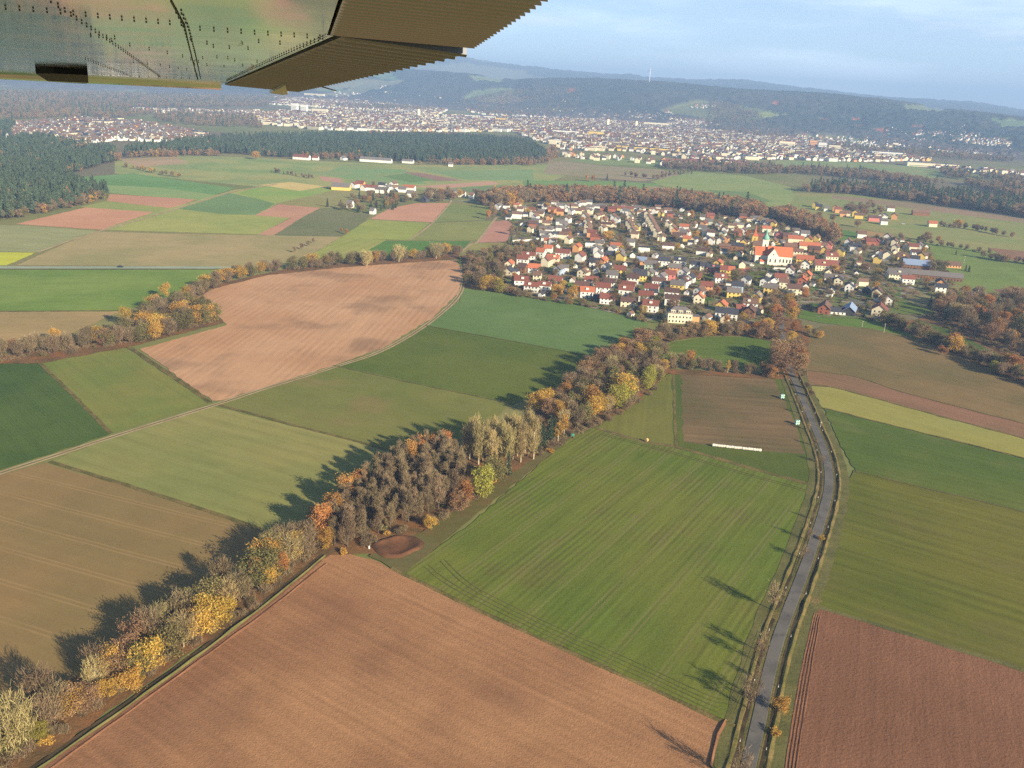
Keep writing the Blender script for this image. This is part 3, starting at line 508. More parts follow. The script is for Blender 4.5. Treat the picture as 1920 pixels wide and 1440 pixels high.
# dry hollow beside the grove
hp = gpoly([(708, 1025), (728, 1016), (758, 1011), (784, 1020), (774, 1032), (746, 1045), (722, 1040)]); hp = smooth_line(np.vstack([hp, hp[:1]]), 1.2)[:-1]; hc = hp.mean(0); kk = len(hp); Vh, Fh = [], []
for r_, z_ in ((1.3, 0.30), (1.16, 0.8), (1.04, 0.95), (0.9, 0.7), (0.75, 0.42), (0.4, 0.36), (0.02, 0.35)):
    for q in hp:
        w = r_ * (1 + 0.13 * float(wob(q[0], q[1], 3.5, 3, 5))); Vh.append((hc[0] + (q[0] - hc[0]) * w, hc[1] + (q[1] - hc[1]) * w, z_ + 0.22))
for a in range(6):
    for b in range(kk): Fh.append((a * kk + b, a * kk + (b + 1) % kk, (a + 1) * kk + (b + 1) % kk, (a + 1) * kk + b))
M_HOLLOW = field_mat('hollow_earth', C(126, 86, 58), C(100, 72, 50), None, streak=0.1, grain=0.3, patch=0.1)
tag(link('dry_pond', mesh('dry_pond', Vh, Fh, M_HOLLOW, None, True)), 'red brown dry pond hollow below the tall bare grove', None, None, 'structure')
# village floor and streets
m = N('village_ground'); p = m.pos()
col = m.mix(m.rng(m.noise(p, 0.05, 4), 0.42, 0.58), C(112, 122, 66), C(138, 120, 88)); col = m.mix(m.rng(m.noise(p, 0.11, 3), 0.55, 0.62), col, C(164, 154, 138)); col = m.mix(m.rng(m.noise(p, 0.04, 3), 0.6, 0.64), col, C(82, 112, 50))
M_VILLAGE = m.done(m.gain(col, m.math('ADD', 0.75, m.math('MULTIPLY', m.noise(p, 0.6, 4), 0.5))), 0.95, 0.05)
VILLAGE = [(925, 396), (1000, 382), (1200, 386), (1400, 408), (1520, 440), (1580, 460), (1640, 443), (1740, 462), (1760, 500), (1800, 520), (1780, 545), (1690, 560), (1680, 600), (1540, 596), (1500, 590), (1440, 604), (1300, 614), (1216, 604), (1060, 566), (950, 546), (944, 505), (1005, 472), (950, 458), (962, 420)]
sheet('village_ground', VILLAGE, M_VILLAGE, 'gardens, yards and lawns of the village')
LANES = [([(1464, 600), (1470, 565), (1492, 545), (1484, 528), (1500, 508), (1530, 536), (1560, 546), (1620, 574), (1655, 592)], 'lane past the brick barn into the village'), ([(1200, 398), (1213, 430), (1222, 455), (1237, 476), (1225, 484), (1200, 480)], 'lane beside the diagonal row of white houses'),
         ([(1196, 512), (1290, 532), (1340, 538), (1378, 534), (1396, 516), (1412, 505)], 'lane curving below the new houses'), ([(1412, 505), (1300, 486), (1240, 478)], 'lane from the church to the diagonal row'), ([(1500, 508), (1480, 502), (1430, 506), (1412, 505)], 'lane in front of the white church'),
         ([(1056, 560), (1060, 540), (1070, 515), (1105, 490), (1125, 462), (1118, 440)], 'lane through the red roofed estate'), ([(1560, 546), (1580, 520), (1572, 500), (1600, 470)], 'lane climbing past the eastern barns'), ([(980, 414), (1080, 408), (1200, 398)], 'lane behind the upper houses')]
for px_, lab in LANES: ribbon('lane', px_, 4.5, M_ROAD, 'narrow grey ' + lab)
for pts, c, lab in [([(1355, 508), (1385, 500), (1390, 512), (1362, 516)], (80, 116, 52), 'small bright lawn by the yellow house'), ([(1400, 512), (1432, 508), (1440, 524), (1410, 528)], (92, 112, 56), 'lawn below the white church'), ([(1290, 512), (1330, 515), (1350, 528), (1300, 528)], (98, 116, 58), 'lawn among the new houses'), ([(1384, 500), (1408, 502), (1396, 516), (1384, 518)], (168, 112, 84), 'bare red earth building plot'), ([(1055, 526), (1080, 530), (1072, 538), (1052, 534)], (96, 134, 66), 'bright lawn between red roofs'),
                    ([(1598, 520), (1660, 548), (1700, 565), (1760, 590), (1690, 590), (1630, 556)], (92, 118, 52), 'long green orchard meadow east of the village'), ([(1190, 480), (1260, 484), (1300, 490), (1230, 492), (1180, 488)], (150, 126, 92), 'bare earth plot above the new houses'), ([(1500, 582), (1540, 590), (1545, 596), (1500, 590)], (84, 120, 48), 'green patch by the brick barn')]:
    sheet('lawn', pts, crop('lawn', c, (c[0] + 8, c[1] + 4, c[2] + 4)), lab)

# ------------------------------------------------------------------ trees
M_BARK = plain('bark', C(104, 88, 70), var=0.25, scale=2.0); M_PALE_BARK = plain('pale_bark', C(196, 180, 146), var=0.2, scale=2.0); M_DARK_BARK = plain('dark_bark', C(70, 54, 42), var=0.2, scale=2.0)
LEAF = {'bare': leaf_mat('bare_twigs', [C(124, 104, 78), C(154, 130, 98), C(178, 154, 118)]), 'gold': leaf_mat('golden_leaves', [C(166, 124, 58), C(206, 160, 74), C(226, 186, 104)]),
        'orange': leaf_mat('orange_leaves', [C(166, 112, 62), C(198, 138, 80), C(214, 160, 102)]), 'rust': leaf_mat('rust_leaves', [C(134, 104, 74), C(164, 128, 92), C(186, 150, 112)]),
        'olive': leaf_mat('olive_leaves', [C(106, 98, 60), C(134, 122, 76), C(154, 140, 92)]), 'lime': leaf_mat('lime_leaves', [C(140, 134, 56), C(174, 164, 72), C(190, 176, 90)]),
        'conifer': leaf_mat('needles', [C(52, 62, 46), C(72, 84, 60), C(90, 100, 74)]), 'pine': leaf_mat('pine_needles', [C(76, 90, 66), C(102, 118, 86), C(124, 138, 104)]),
        'poplar': leaf_mat('poplar_twigs', [C(158, 138, 90), C(190, 168, 114), C(208, 186, 132)]), 'brown': leaf_mat('brown_twigs', [C(126, 106, 80), C(156, 132, 100), C(180, 156, 120)])}
def leaf_faces(P, D, L, W, r):
    """one small quad per leaf or twig: P centre, D direction"""
    n = len(P); U = r.normal(size=(n, 3)); D = D / (np.linalg.norm(D, axis=1)[:, None] + 1e-9); U = np.cross(D, U); U /= np.linalg.norm(U, axis=1)[:, None] + 1e-9
    a = D * L[:, None] / 2; b = U * W[:, None] / 2
    V = np.stack([P - a - b * 0.6, P + a - b * 0.35, P + a + b * 0.35, P - a + b * 0.6], 1).reshape(-1, 3)
    return V, np.arange(4 * n).reshape(n, 4)
def tree_meshes(kind, seed, h, rx, low, nclump, nleaf, size, twig=False, shape='round', bark=None, lean=0.02, limb=1.0):
    r = np.random.default_rng(seed); mb = MB(); z0 = low * h; cz, rz = (z0 + h) / 2, (h - z0) / 2
    bend = r.normal(0, lean, 2) * h
    tp = lambda t: Vector((bend[0] * t * t, bend[1] * t * t, t * h))
    top = 0.82 if shape != 'cone' else 0.97; r0 = h * 0.016 + 0.05
    ts = np.linspace(-0.02, top, 6); mb.tube([tp(t) for t in ts], [r0 * (1 - 0.85 * max(t, 0)) for t in ts], 6)
    PV, PD = [], []
    if shape == 'cone':
        lay = nclump
        for i in range(lay):
            t = low + (1 - low) * (i + 0.5) / lay; rad = rx * (1 - (i + 0.2) / lay) ** 0.85 + 0.15; nb = max(4, int(4 + 7 * rad / rx))
            for j in range(nb):
                a = 6.283 * (j + r.uniform(-0.3, 0.3)) / nb + i; ln = rad * r.uniform(0.75, 1.12)
                for q in np.linspace(0.25, 1, nleaf):
                    PV.append((math.cos(a) * ln * q + r.normal(0, 0.12), math.sin(a) * ln * q + r.normal(0, 0.12), t * h - ln * 0.28 * q + r.normal(0, 0.15))); PD.append((math.cos(a) + r.normal(0, 0.3), math.sin(a) + r.normal(0, 0.3), -0.35 + r.normal(0, 0.2)))
        PV, PD = np.array(PV), np.array(PD); n = len(PV); Ls = size * r.uniform(0.8, 1.4, n); Ws = size * r.uniform(0.6, 1.0, n)
    else:
        cl = []
        while len(cl) < nclump:
            q = r.normal(size=3); q /= np.linalg.norm(q); q = q * r.uniform(0.25, 1) ** 0.45
            wz = (q[2] + 1) / 2; k = {'round': 1.0, 'column': 1.0, 'vase': 0.55 + 0.6 * wz, 'egg': 1.15 - 0.45 * wz}[shape]
            cl.append(np.array([q[0] * rx * k * r.uniform(0.85, 1.2), q[1] * rx * k * r.uniform(0.85, 1.2), cz + q[2] * rz * 0.93]))
        for c in cl:
            t = min(top, max(low * 0.8, (c[2] - math.hypot(c[0], c[1]) * (0.9 if shape != 'column' else 1.6)) / h)); s = tp(max(0.08, t)); e = Vector(c) + Vector((bend[0] * 0.5, bend[1] * 0.5, 0)); md = (s + e) / 2 + Vector((0, 0, 0.06 * h * r.uniform(-0.3, 0.6)))
            rr = r0 * 0.36 * limb * (1 - 0.6 * t); mb.tube([s, md, e], [rr, rr * 0.65, rr * 0.25], 4, cap=False)
            n = int(nleaf * r.uniform(0.7, 1.3)); cs = rx * (0.30 if not twig else 0.36) * r.uniform(0.8, 1.25)
            g = np.array(e) + r.normal(size=(n, 3)) * np.array([cs, cs, cs * (0.75 if shape != 'column' else 1.7)]) * 0.72
            od = (np.array(e) - np.array(s)); od = od / (np.linalg.norm(od) + 1e-9)
            PV.append(g); PD.append(r.normal(size=(n, 3)) * (0.55 if twig else 1.0) + od + np.array([0, 0, 0.8 if twig else 0.1]))
        PV, PD = np.vstack(PV), np.vstack(PD); n = len(PV); Ls = size * r.uniform(0.7, 1.4, n); Ws = (size * r.uniform(0.6, 1.0, n)) if not twig else size * r.uniform(0.12, 0.20, n)
        PV[:, 2] = np.maximum(PV[:, 2], 0.25)
    V, Fq = leaf_faces(PV, PD, Ls, Ws, r)
    tm = mb.me('trunk', bark or M_BARK); cm = mesh('crown', V, Fq, LEAF[kind]); return tm, cm, h
KINDS = {}
def add_kind(k, n, leaf, *a, **kw): KINDS[k] = [tree_meshes(leaf, 100 + 17 * i + len(KINDS) * 301, *a, **kw) for i in range(n)]
add_kind('bare', 4, 'bare', 12, 3.6, 0.22, 26, 90, 1.15, twig=True, shape='vase')
add_kind('tall_bare', 4, 'brown', 20, 2.5, 0.10, 42, 90, 1.15, twig=True, shape='egg')
add_kind('thin_bare', 2, 'bare', 9, 2.3, 0.2, 18, 26, 0.9, twig=True, shape='vase')
add_kind('poplar', 3, 'poplar', 24, 3.0, 0.14, 34, 120, 1.3, twig=True, shape='column', bark=M_PALE_BARK)
add_kind('pale_bare', 2, 'poplar', 18, 5.2, 0.16, 46, 44, 1.5, twig=True, shape='vase', bark=M_PALE_BARK, limb=1.7)
add_kind('gold', 3, 'gold', 11, 3.7, 0.14, 26, 125, 0.44, shape='round')
add_kind('orange', 3, 'orange', 12, 3.4, 0.14, 26, 125, 0.44, shape='egg')
add_kind('rust', 3, 'rust', 13, 4.2, 0.12, 30, 130, 0.46, shape='round')
add_kind('olive', 3, 'olive', 11, 4.0, 0.08, 28, 120, 0.46, shape='round')
add_kind('lime', 2, 'lime', 13, 4.0, 0.08, 30, 130, 0.44, shape='round')
add_kind('birch', 2, 'gold', 12, 1.7, 0.12, 20, 75, 0.45, shape='egg', bark=M_PALE_BARK)
add_kind('conifer', 3, 'conifer', 15, 3.0, 0.06, 15, 4, 1.0, shape='cone', bark=M_DARK_BARK)
add_kind('shrub', 3, 'bare', 3.6, 2.4, 0.02, 16, 70, 0.8, twig=True, shape='vase')
add_kind('gold_shrub', 2, 'gold', 3.6, 2.0, 0.02, 14, 60, 0.45, shape='round')
NAME = {'bare': 'bare_tree', 'tall_bare': 'alder_tree', 'thin_bare': 'roadside_tree', 'poplar': 'poplar_tree', 'pale_bare': 'willow_tree', 'gold': 'golden_tree', 'orange': 'orange_tree', 'rust': 'rust_tree', 'olive': 'olive_tree', 'lime': 'lime_green_tree', 'birch': 'birch_tree', 'conifer': 'spruce_tree', 'shrub': 'shrub', 'gold_shrub': 'golden_shrub'}
LOOK = {'bare': 'leafless grey brown tree', 'tall_bare': 'tall leafless brown tree', 'thin_bare': 'thin leafless tree', 'poplar': 'tall pale yellow poplar', 'pale_bare': 'pale leafless spreading tree', 'gold': 'golden yellow tree', 'orange': 'orange tree', 'rust': 'rust brown tree', 'olive': 'olive green brown tree', 'lime': 'yellow green tree', 'birch': 'narrow bright orange yellow tree', 'conifer': 'dark green spruce', 'shrub': 'leafless brown shrub', 'gold_shrub': 'golden yellow shrub'}
TREES = []          # (kind, x, y, h, zone, special label)
def plant(kind, x, y, h, zone, label=None, prefix=None): TREES.append([kind, float(x), float(y), float(h), zone, label, prefix])
def plant_px(kind, px, py, h, zone, label=None): q = at(px, py); plant(kind, q[0], q[1], h, zone, label)
def mixk(w): ks = list(w); p = np.array([w[k] for k in ks], float); return ks[int(rng.choice(len(ks), p=p / p.sum()))]
def belt(line, n, width, w, hr, zone, prefix=None):
    L = smooth_line(gpoly(line), 2.0); d = np.concatenate([[0], np.cumsum(np.hypot(*np.diff(L, axis=0).T))])
    for i in range(n):
        s = d[-1] * (i + rng.uniform(0.1, 0.9)) / n; q = np.array([np.interp(s, d, L[:, 0]), np.interp(s, d, L[:, 1])]) + rng.normal(0, width / 2.5, 2); k = mixk(w)
        plant(k, *q, rng.uniform(*hr) * (0.33 if 'shrub' in k else 1), zone, None, prefix)
def grove(poly, n, mind, w, hr, zone, prefix=None):
    for q in sample(gpoly(poly), n, mind):
        k = mixk(w); plant(k, *q, rng.uniform(*hr) * (0.33 if 'shrub' in k else 1), zone, None, prefix)
Z1 = 'in the lower stream belt'
plant_px('pale_bare', 26, 1418, 18.5, Z1, 'big pale bare tree with white trunk at the lower corner'); plant_px('lime', 78, 1392, 7, Z1, 'yellow green bush beside the big pale bare tree')
for k, x, y, h in [('gold', 203, 1312, 7), ('gold', 246, 1298, 8), ('rust', 130, 1345, 9), ('rust', 165, 1332, 8.5), ('gold', 282, 1262, 11), ('olive', 262, 1268, 10), ('rust', 218, 1280, 10.5), ('olive', 322, 1232, 11), ('pale_bare', 345, 1215, 13), ('gold', 372, 1200, 11), ('gold', 398, 1182, 12), ('gold', 422, 1166, 9), ('rust', 418, 1140, 10), ('bare', 450, 1130, 11), ('orange', 486, 1092, 10), ('gold', 505, 1098, 8), ('orange', 528, 1078, 9), ('olive', 500, 1075, 11), ('pale_bare', 545, 1058, 13), ('pale_bare', 512, 1052, 13), ('bare', 578, 1048, 12), ('orange', 606, 1012, 15), ('gold', 612, 1026, 8), ('bare', 90, 1372, 10), ('bare', 105, 1350, 11)]: plant_px(k, x, y, h, Z1)
belt([(-90, 1470), (60, 1368), (210, 1268), (330, 1195), (430, 1120), (520, 1050), (590, 990)], 34, 7, {'bare': 6, 'rust': 3, 'olive': 2, 'gold': 1, 'pale_bare': 1}, (8.5, 13), Z1)
belt([(-90, 1490), (60, 1400), (210, 1310), (330, 1230), (430, 1160), (520, 1085), (600, 1030)], 34, 4, {'shrub': 6, 'gold_shrub': 2}, (6, 10), Z1)
Z2 = 'in the tall bare grove'
grove([(612, 1028), (655, 1036), (700, 1005), (760, 985), (830, 955), (872, 912), (862, 872), (800, 850), (700, 905), (630, 970)], 112, 3.4, {'tall_bare': 1}, (11.5, 16.5), Z2)
for x, y in [(625, 985), (648, 952), (672, 930), (770, 878), (790, 868), (812, 862), (836, 860), (742, 895)]: plant_px('orange', x, y, rng.uniform(11.5, 14.5), Z2)
plant_px('orange', 872, 952, 12, Z2, 'orange red tree at the front corner of the bare grove'); plant_px('rust', 862, 960, 9, Z2); plant_px('lime', 905, 935, 15.5, Z2, 'large round yellow green tree between grove and poplars'); plant_px('gold', 806, 994, 6, Z2, 'small bright yellow tree at the foot of the bare grove'); plant_px('conifer', 952, 890, 11, Z2, 'dark spruce in front of the pale poplars'); plant_px('olive', 930, 905, 12, Z2)
belt([(640, 1040), (720, 1006), (800, 990), (870, 950), (930, 905)], 16, 3, {'shrub': 4, 'gold_shrub': 1}, (6, 9), Z2)
Z3 = 'in the pale poplar clump'
for x, y in [(880, 862), (897, 872), (912, 858), (922, 876), (936, 866), (950, 874), (962, 862), (976, 868), (990, 856), (1000, 862), (945, 852), (888, 852), (905, 864), (928, 856), (957, 850), (970, 856), (984, 850)]: plant_px('poplar', x, y, rng.uniform(18.5, 22.5), Z3)
for x, y, h in [(1016, 838, 13), (1030, 830, 14), (1006, 850, 10), (1038, 820, 11)]: plant_px('conifer', x, y, h, Z3)
plant_px('birch', 1046, 828, 11, Z3, 'narrow bright orange birch beside the dark spruces'); plant_px('birch', 1057, 817, 12, Z3, 'second narrow orange birch, away from the poplars')
Z4 = 'in the northern stream wood'
grove([(1062, 806), (1110, 794), (1200, 745), (1238, 712), (1246, 672), (1218, 648), (1170, 662), (1100, 692), (1060, 738), (1000, 788)], 84, 4.6, {'bare': 8, 'olive': 4, 'rust': 2.5, 'pale_bare': 1.6, 'gold': 1.4, 'lime': 0.6}, (8.5, 12.5), Z4)
for k, x, y, h in [('gold', 1112, 784, 13), ('gold', 1122, 778, 13), ('orange', 1108, 772, 16), ('lime', 1160, 766, 15), ('lime', 1174, 756, 14), ('gold', 1168, 752, 17), ('rust', 1096, 716, 14), ('rust', 1126, 692, 14), ('rust', 1146, 684, 14), ('orange', 1168, 668, 13), ('rust', 1186, 672, 13), ('rust', 1204, 656, 15), ('orange', 1196, 650, 13), ('lime', 1236, 716, 8), ('gold', 1244, 698, 9), ('gold', 1006, 775, 12), ('gold', 1022, 768, 12), ('orange', 1060, 752, 11)]: plant_px(k, x, y, h, Z4)
belt([(1010, 860), (1070, 812), (1130, 792), (1200, 750), (1240, 715)], 18, 3, {'shrub': 4, 'gold_shrub': 1, 'bare': 1}, (6, 9), Z4)
Z5 = 'in the stubble hedge'
belt([(1250, 690), (1330, 696), (1450, 706)], 26, 2.5, {'bare': 5, 'olive': 2, 'shrub': 5}, (6, 9), Z5)
for k, x, y, h in [('pale_bare', 1258, 690, 11), ('pale_bare', 1276, 690, 11), ('orange', 1292, 688, 11), ('birch', 1364, 700, 9), ('birch', 1428, 702, 9)]: plant_px(k, x, y, h, Z5)
Z6 = 'in the roadside rust clump'
for k, x, y, h in [('rust', 1459, 704, 15), ('rust', 1463, 688, 16), ('rust', 1456, 676, 15), ('rust', 1494, 702, 15), ('orange', 1499, 694, 14), ('rust', 1490, 684, 15), ('rust', 1486, 672, 14), ('olive', 1465, 672, 13), ('rust', 1440, 706, 9), ('orange', 1450, 712, 8), ('bare', 1505, 712, 7), ('bare', 1512, 730, 5), ('bare', 1520, 745, 5)]: plant_px(k, x, y, h, Z6)
Z7 = 'in the tree belt below the village'
belt([(1225, 648), (1262, 634), (1330, 628), (1400, 628), (1450, 636)], 40, 9, {'bare': 8, 'rust': 4, 'shrub': 3, 'orange': 1}, (7, 11), Z7)
for k, x, y, h in [('gold', 1330, 632, 13), ('orange', 1428, 626, 11), ('gold', 1440, 622, 11), ('orange', 1415, 628, 10), ('rust', 1452, 618, 14), ('orange', 1455, 600, 13), ('rust', 1450, 585, 12), ('rust', 1452, 568, 12), ('gold', 1484, 604, 12), ('orange', 1482, 588, 12), ('gold', 1478, 572, 11), ('orange', 1488, 626, 10), ('gold', 1484, 644, 9), ('orange', 1362, 612, 8), ('gold', 1392, 604, 8), ('gold', 1513, 626, 7), ('gold', 1537, 636, 6), ('bare', 1525, 630, 6), ('conifer', 1530, 634, 4)]: plant_px(k, x, y, h, Z7)
Z8 = 'in the western tree line'
belt([(-120, 672), (0, 668), (80, 662), (160, 652), (235, 636)], 44, 10, {'bare': 9, 'olive': 2, 'rust': 1, 'shrub': 4}, (9, 13), Z8)
grove([(225, 640), (285, 592), (335, 572), (402, 592), (408, 604), (330, 628), (262, 650)], 40, 5.0, {'bare': 6, 'olive': 3, 'gold': 4}, (10, 14), Z8)
belt([(330, 576), (370, 552), (420, 530), (500, 511), (640, 498), (760, 488), (860, 478)], 84, 6, {'bare': 10, 'olive': 3, 'gold': 1, 'shrub': 4}, (8, 12), Z8)
for k, x, y, h in [('gold', 104, 642, 9), ('gold', 180, 645, 12), ('gold', 236, 612, 13), ('gold', 272, 616, 13), ('gold', 288, 582, 12), ('gold', 296, 618, 11), ('gold', 372, 608, 14), ('gold', 390, 606, 13), ('olive', 350, 614, 13), ('olive', 330, 622, 12), ('gold', 384, 542, 12), ('gold', 312, 560, 12), ('gold', 452, 524, 11), ('gold', 586, 500, 13), ('orange', 612, 500, 10), ('rust', 198, 646, 8), ('pale_bare', 688, 500, 16), ('pale_bare', 748, 492, 18), ('pale_bare', 818, 486, 17), ('olive', 470, 518, 9)]: plant_px(k, x, y, h, Z8)
Z9 = 'in the western village thicket'
grove([(872, 490), (930, 474), (1008, 468), (1012, 480), (955, 500), (945, 530), (935, 548), (880, 536), (868, 508)], 64, 5.5, {'bare': 9, 'rust': 3, 'olive': 2, 'conifer': 1, 'shrub': 2}, (7, 12), Z9)
for k, x, y, h in [('gold', 908, 546, 12), ('gold', 914, 540, 11), ('lime', 938, 550, 12.5), ('gold', 932, 546, 12), ('orange', 964, 534, 11), ('orange', 1038, 566, 8), ('gold', 1046, 556, 11), ('gold', 1072, 566, 14), ('olive', 946, 478, 11), ('lime', 920, 490, 9), ('birch', 996, 474, 11)]: plant_px(k, x, y, h, Z9)
belt([(950, 552), (1030, 565), (1140, 582), (1212, 606)], 34, 3, {'shrub': 8, 'bare': 3, 'rust': 1, 'gold_shrub': 1}, (6, 8), Z9)
Z10 = 'in the eastern hedgerow'
belt([(1640, 604), (1700, 620), (1760, 648), (1800, 664), (1850, 688), (1920, 716), (2000, 748)], 58, 9, {'olive': 5, 'bare': 6, 'rust': 2, 'shrub': 2}, (7, 10.5), Z10)
for k, x, y, h in [('gold', 1790, 664, 13), ('orange', 1784, 656, 13), ('orange', 1762, 664, 7), ('orange', 1772, 668, 6), ('gold', 1886, 700, 13), ('orange', 1896, 704, 14), ('lime', 1862, 700, 9), ('gold', 1722, 622, 6)]: plant_px(k, x, y, h, Z10)
Z11 = 'in the eastern valley woods'
grove([(1735, 572), (1800, 560), (1850, 568), (1920, 562), (2040, 580), (2040, 700), (1920, 668), (1870, 648), (1820, 622), (1760, 596)], 92, 7, {'bare': 6, 'rust': 4, 'conifer': 6, 'olive': 2, 'orange': 2}, (11, 16), Z11)
for k, x, y, h in [('orange', 1833, 600, 13), ('pale_bare', 1784, 596, 14), ('pale_bare', 1806, 600, 14), ('orange', 1866, 632, 15), ('rust', 1858, 640, 14), ('gold', 1894, 645, 12), ('orange', 1905, 600, 13), ('gold', 1765, 576, 10), ('orange', 1785, 560, 10)]: plant_px(k, x, y, h, Z11)
Z12 = 'along the village road'
for i, (x, y, h) in enumerate([(1449, 1146, 10.5), (1428, 1225, 8.5), (1424, 1245, 8), (1402, 1330, 8), (1410, 1316, 8.5), (1398, 1300, 6), (1516, 1016, 6), (1505, 1050, 6), (1385, 1475, 11), (1420, 1275, 4.5), (1522, 975, 4), (1540, 870, 5), (1528, 838, 5), (1516, 808, 5), (1506, 778, 5), (1496, 758, 5)]): plant_px('thin_bare', x, y, h, Z12)
plant_px('gold', 1462, 1336, 5.5, Z12, 'golden bush on the verge east of the road'); plant_px('gold_shrub', 1452, 1378, 2.2, Z12, 'small golden shrub south of the golden bush'); plant_px('gold_shrub', 1539, 1012, 2.0, Z12, 'small rust shrub on the eastern bank of the road bend')
Z13 = 'among the far fields'
belt([(228, 313), (262, 318), (300, 328), (345, 334)], 16, 4, {'rust': 3, 'gold': 3, 'bare': 2}, (5, 9), Z13)
belt([(505, 322), (545, 328), (590, 335)], 22, 12, {'bare': 6, 'conifer': 1, 'shrub': 3}, (5, 8), Z13)
grove([(605, 388), (660, 372), (720, 366), (800, 374), (770, 386), (700, 404), (650, 396)], 50, 7, {'conifer': 5, 'bare': 5, 'rust': 2, 'olive': 2}, (7, 12), Z13)
grove([(780, 372), (830, 362), (870, 372), (840, 380), (800, 380)], 22, 8, {'bare': 6, 'rust': 2, 'gold': 1}, (9, 14), Z13)
grove([(875, 372), (930, 366), (940, 384), (920, 395), (890, 384)], 20, 8, {'bare': 5, 'rust': 5}, (10, 14), Z13)
for k, x, y, h in [('gold', 692, 380, 9), ('gold', 725, 388, 9), ('orange', 742, 380, 11), ('orange', 650, 440, 6), ('orange', 640, 436, 5), ('rust', 628, 354, 9), ('bare', 700, 350, 9), ('gold', 480, 299, 17), ('orange', 916, 412, 12), ('rust', 924, 406, 13), ('bare', 553, 474, 6), ('bare', 566, 468, 6), ('bare', 578, 462, 6), ('bare', 588, 456, 6), ('orange', 1100, 340, 12), ('orange', 1112, 341, 12), ('conifer', 1138, 338, 12), ('rust', 1608, 426, 10), ('rust', 1560, 414, 10), ('rust', 1536, 408, 9), ('gold', 1790, 424, 10), ('gold', 1798, 425, 10), ('conifer', 1792, 478, 6), ('conifer', 1816, 510, 7), ('conifer', 1810, 508, 7), ('orange', 1758, 456, 9), ('rust', 1738, 452, 12), ('bare', 1730, 456, 12), ('gold', 1732, 474, 7)]: plant_px(k, x, y, h, Z13)
belt([(1680, 446), (1740, 458), (1820, 470), (1870, 480)], 26, 5, {'bare': 6, 'rust': 2, 'shrub': 4}, (5, 8), Z13)
belt([(1840, 484), (1880, 490), (1960, 500)], 20, 7, {'rust': 4, 'bare': 5}, (6, 10), Z13)
grove([(1575, 396), (1610, 388), (1650, 388), (1660, 400), (1620, 408)], 24, 8, {'bare': 6, 'rust': 3}, (9, 13), Z13)
belt([(1760, 424), (1830, 432), (1900, 446)], 22, 6, {'bare': 5, 'rust': 3, 'olive': 1}, (6, 9), Z13)
belt([(1170, 330), (1230, 336), (1246, 330), (1300, 326)], 26, 10, {'bare': 6, 'rust': 2, 'conifer': 1}, (7, 11), Z13)
grove([(1740, 500), (1770, 505), (1765, 522), (1742, 520)], 12, 5, {'bare': 4, 'conifer': 2, 'olive': 1}, (8, 11), Z13)

# ------------------------------------------------------------------ stuff made of many trees: forests
PROTO = bpy.data.collections.new('tree_kinds_for_the_forests')
def proto_tree(name, kind, *a, **kw):
    tm, cm, h = tree_meshes(kind, *a, **kw); V = [v.co[:] for v in tm.vertices] + [v.co[:] for v in cm.vertices]; n = len(tm.vertices)
    Fc = [tuple(p.vertices) for p in tm.polygons] + [tuple(i + n for i in p.vertices) for p in cm.polygons]
    me = mesh(name, V, Fc, [kw.get('bark') or M_BARK, LEAF[kind]], [0] * len(tm.polygons) + [1] * len(cm.polygons)); bpy.data.meshes.remove(tm); bpy.data.meshes.remove(cm)
    return bpy.data.objects.new(name, me)
def proto_set(name, obs):
    c = bpy.data.collections.new(name)
    for i, o in enumerate(obs): o.name = f'{name}_{i:02d}'; c.objects.link(o)
    return c
PINE = [proto_tree('p', 'pine', 900 + i, 21, 3.1, 0.30, 10, 3, 1.9, shape='cone', bark=M_DARK_BARK) for i in range(3)]
BRN = [proto_tree('p', 'brown', 920 + i, 15, 4.0, 0.2, 16, 34, 2.0, twig=True, shape='vase') for i in range(2)]
RST = [proto_tree('p', 'rust', 930 + i, 15, 4.2, 0.12, 16, 34, 1.1, shape='round') for i in range(3)]
ORG = [proto_tree('p', 'orange', 940 + i, 15, 3.6, 0.12, 14, 34, 1.0, shape='egg') for i in range(2)]
GLD = [proto_tree('p', 'gold', 950 + i, 13, 3.4, 0.12, 14, 34, 1.0, shape='egg') for i in range(1)]
OLV = [proto_tree('p', 'olive', 960 + i, 13, 4.2, 0.1, 14, 34, 1.2, shape='round') for i in range(1)]
SHR = [proto_tree('p', 'bare', 970 + i, 2.4, 1.8, 0.02, 9, 30, 0.8, twig=True, shape='vase') for i in range(2)] + [proto_tree('p', 'olive', 975, 2.4, 1.3, 0.02, 8, 22, 0.6, shape='round'), proto_tree('p', 'olive', 977, 2.0, 1.7, 0.02, 9, 24, 0.6, shape='round')]
for l in (PINE, BRN, RST, ORG, GLD, OLV, SHR):
    for o in l: pass
ALLP = PINE + BRN + RST + ORG + GLD + OLV + SHR
C_TREES = proto_set('forest_kind', ALLP)
IDX = {'pine': (0, 1, 2), 'brown': (3, 4), 'rust': (5, 6, 7), 'orange': (8, 9), 'gold': (10,), 'olive': (11,), 'shrub': (12, 13), 'green_shrub': (14, 15)}
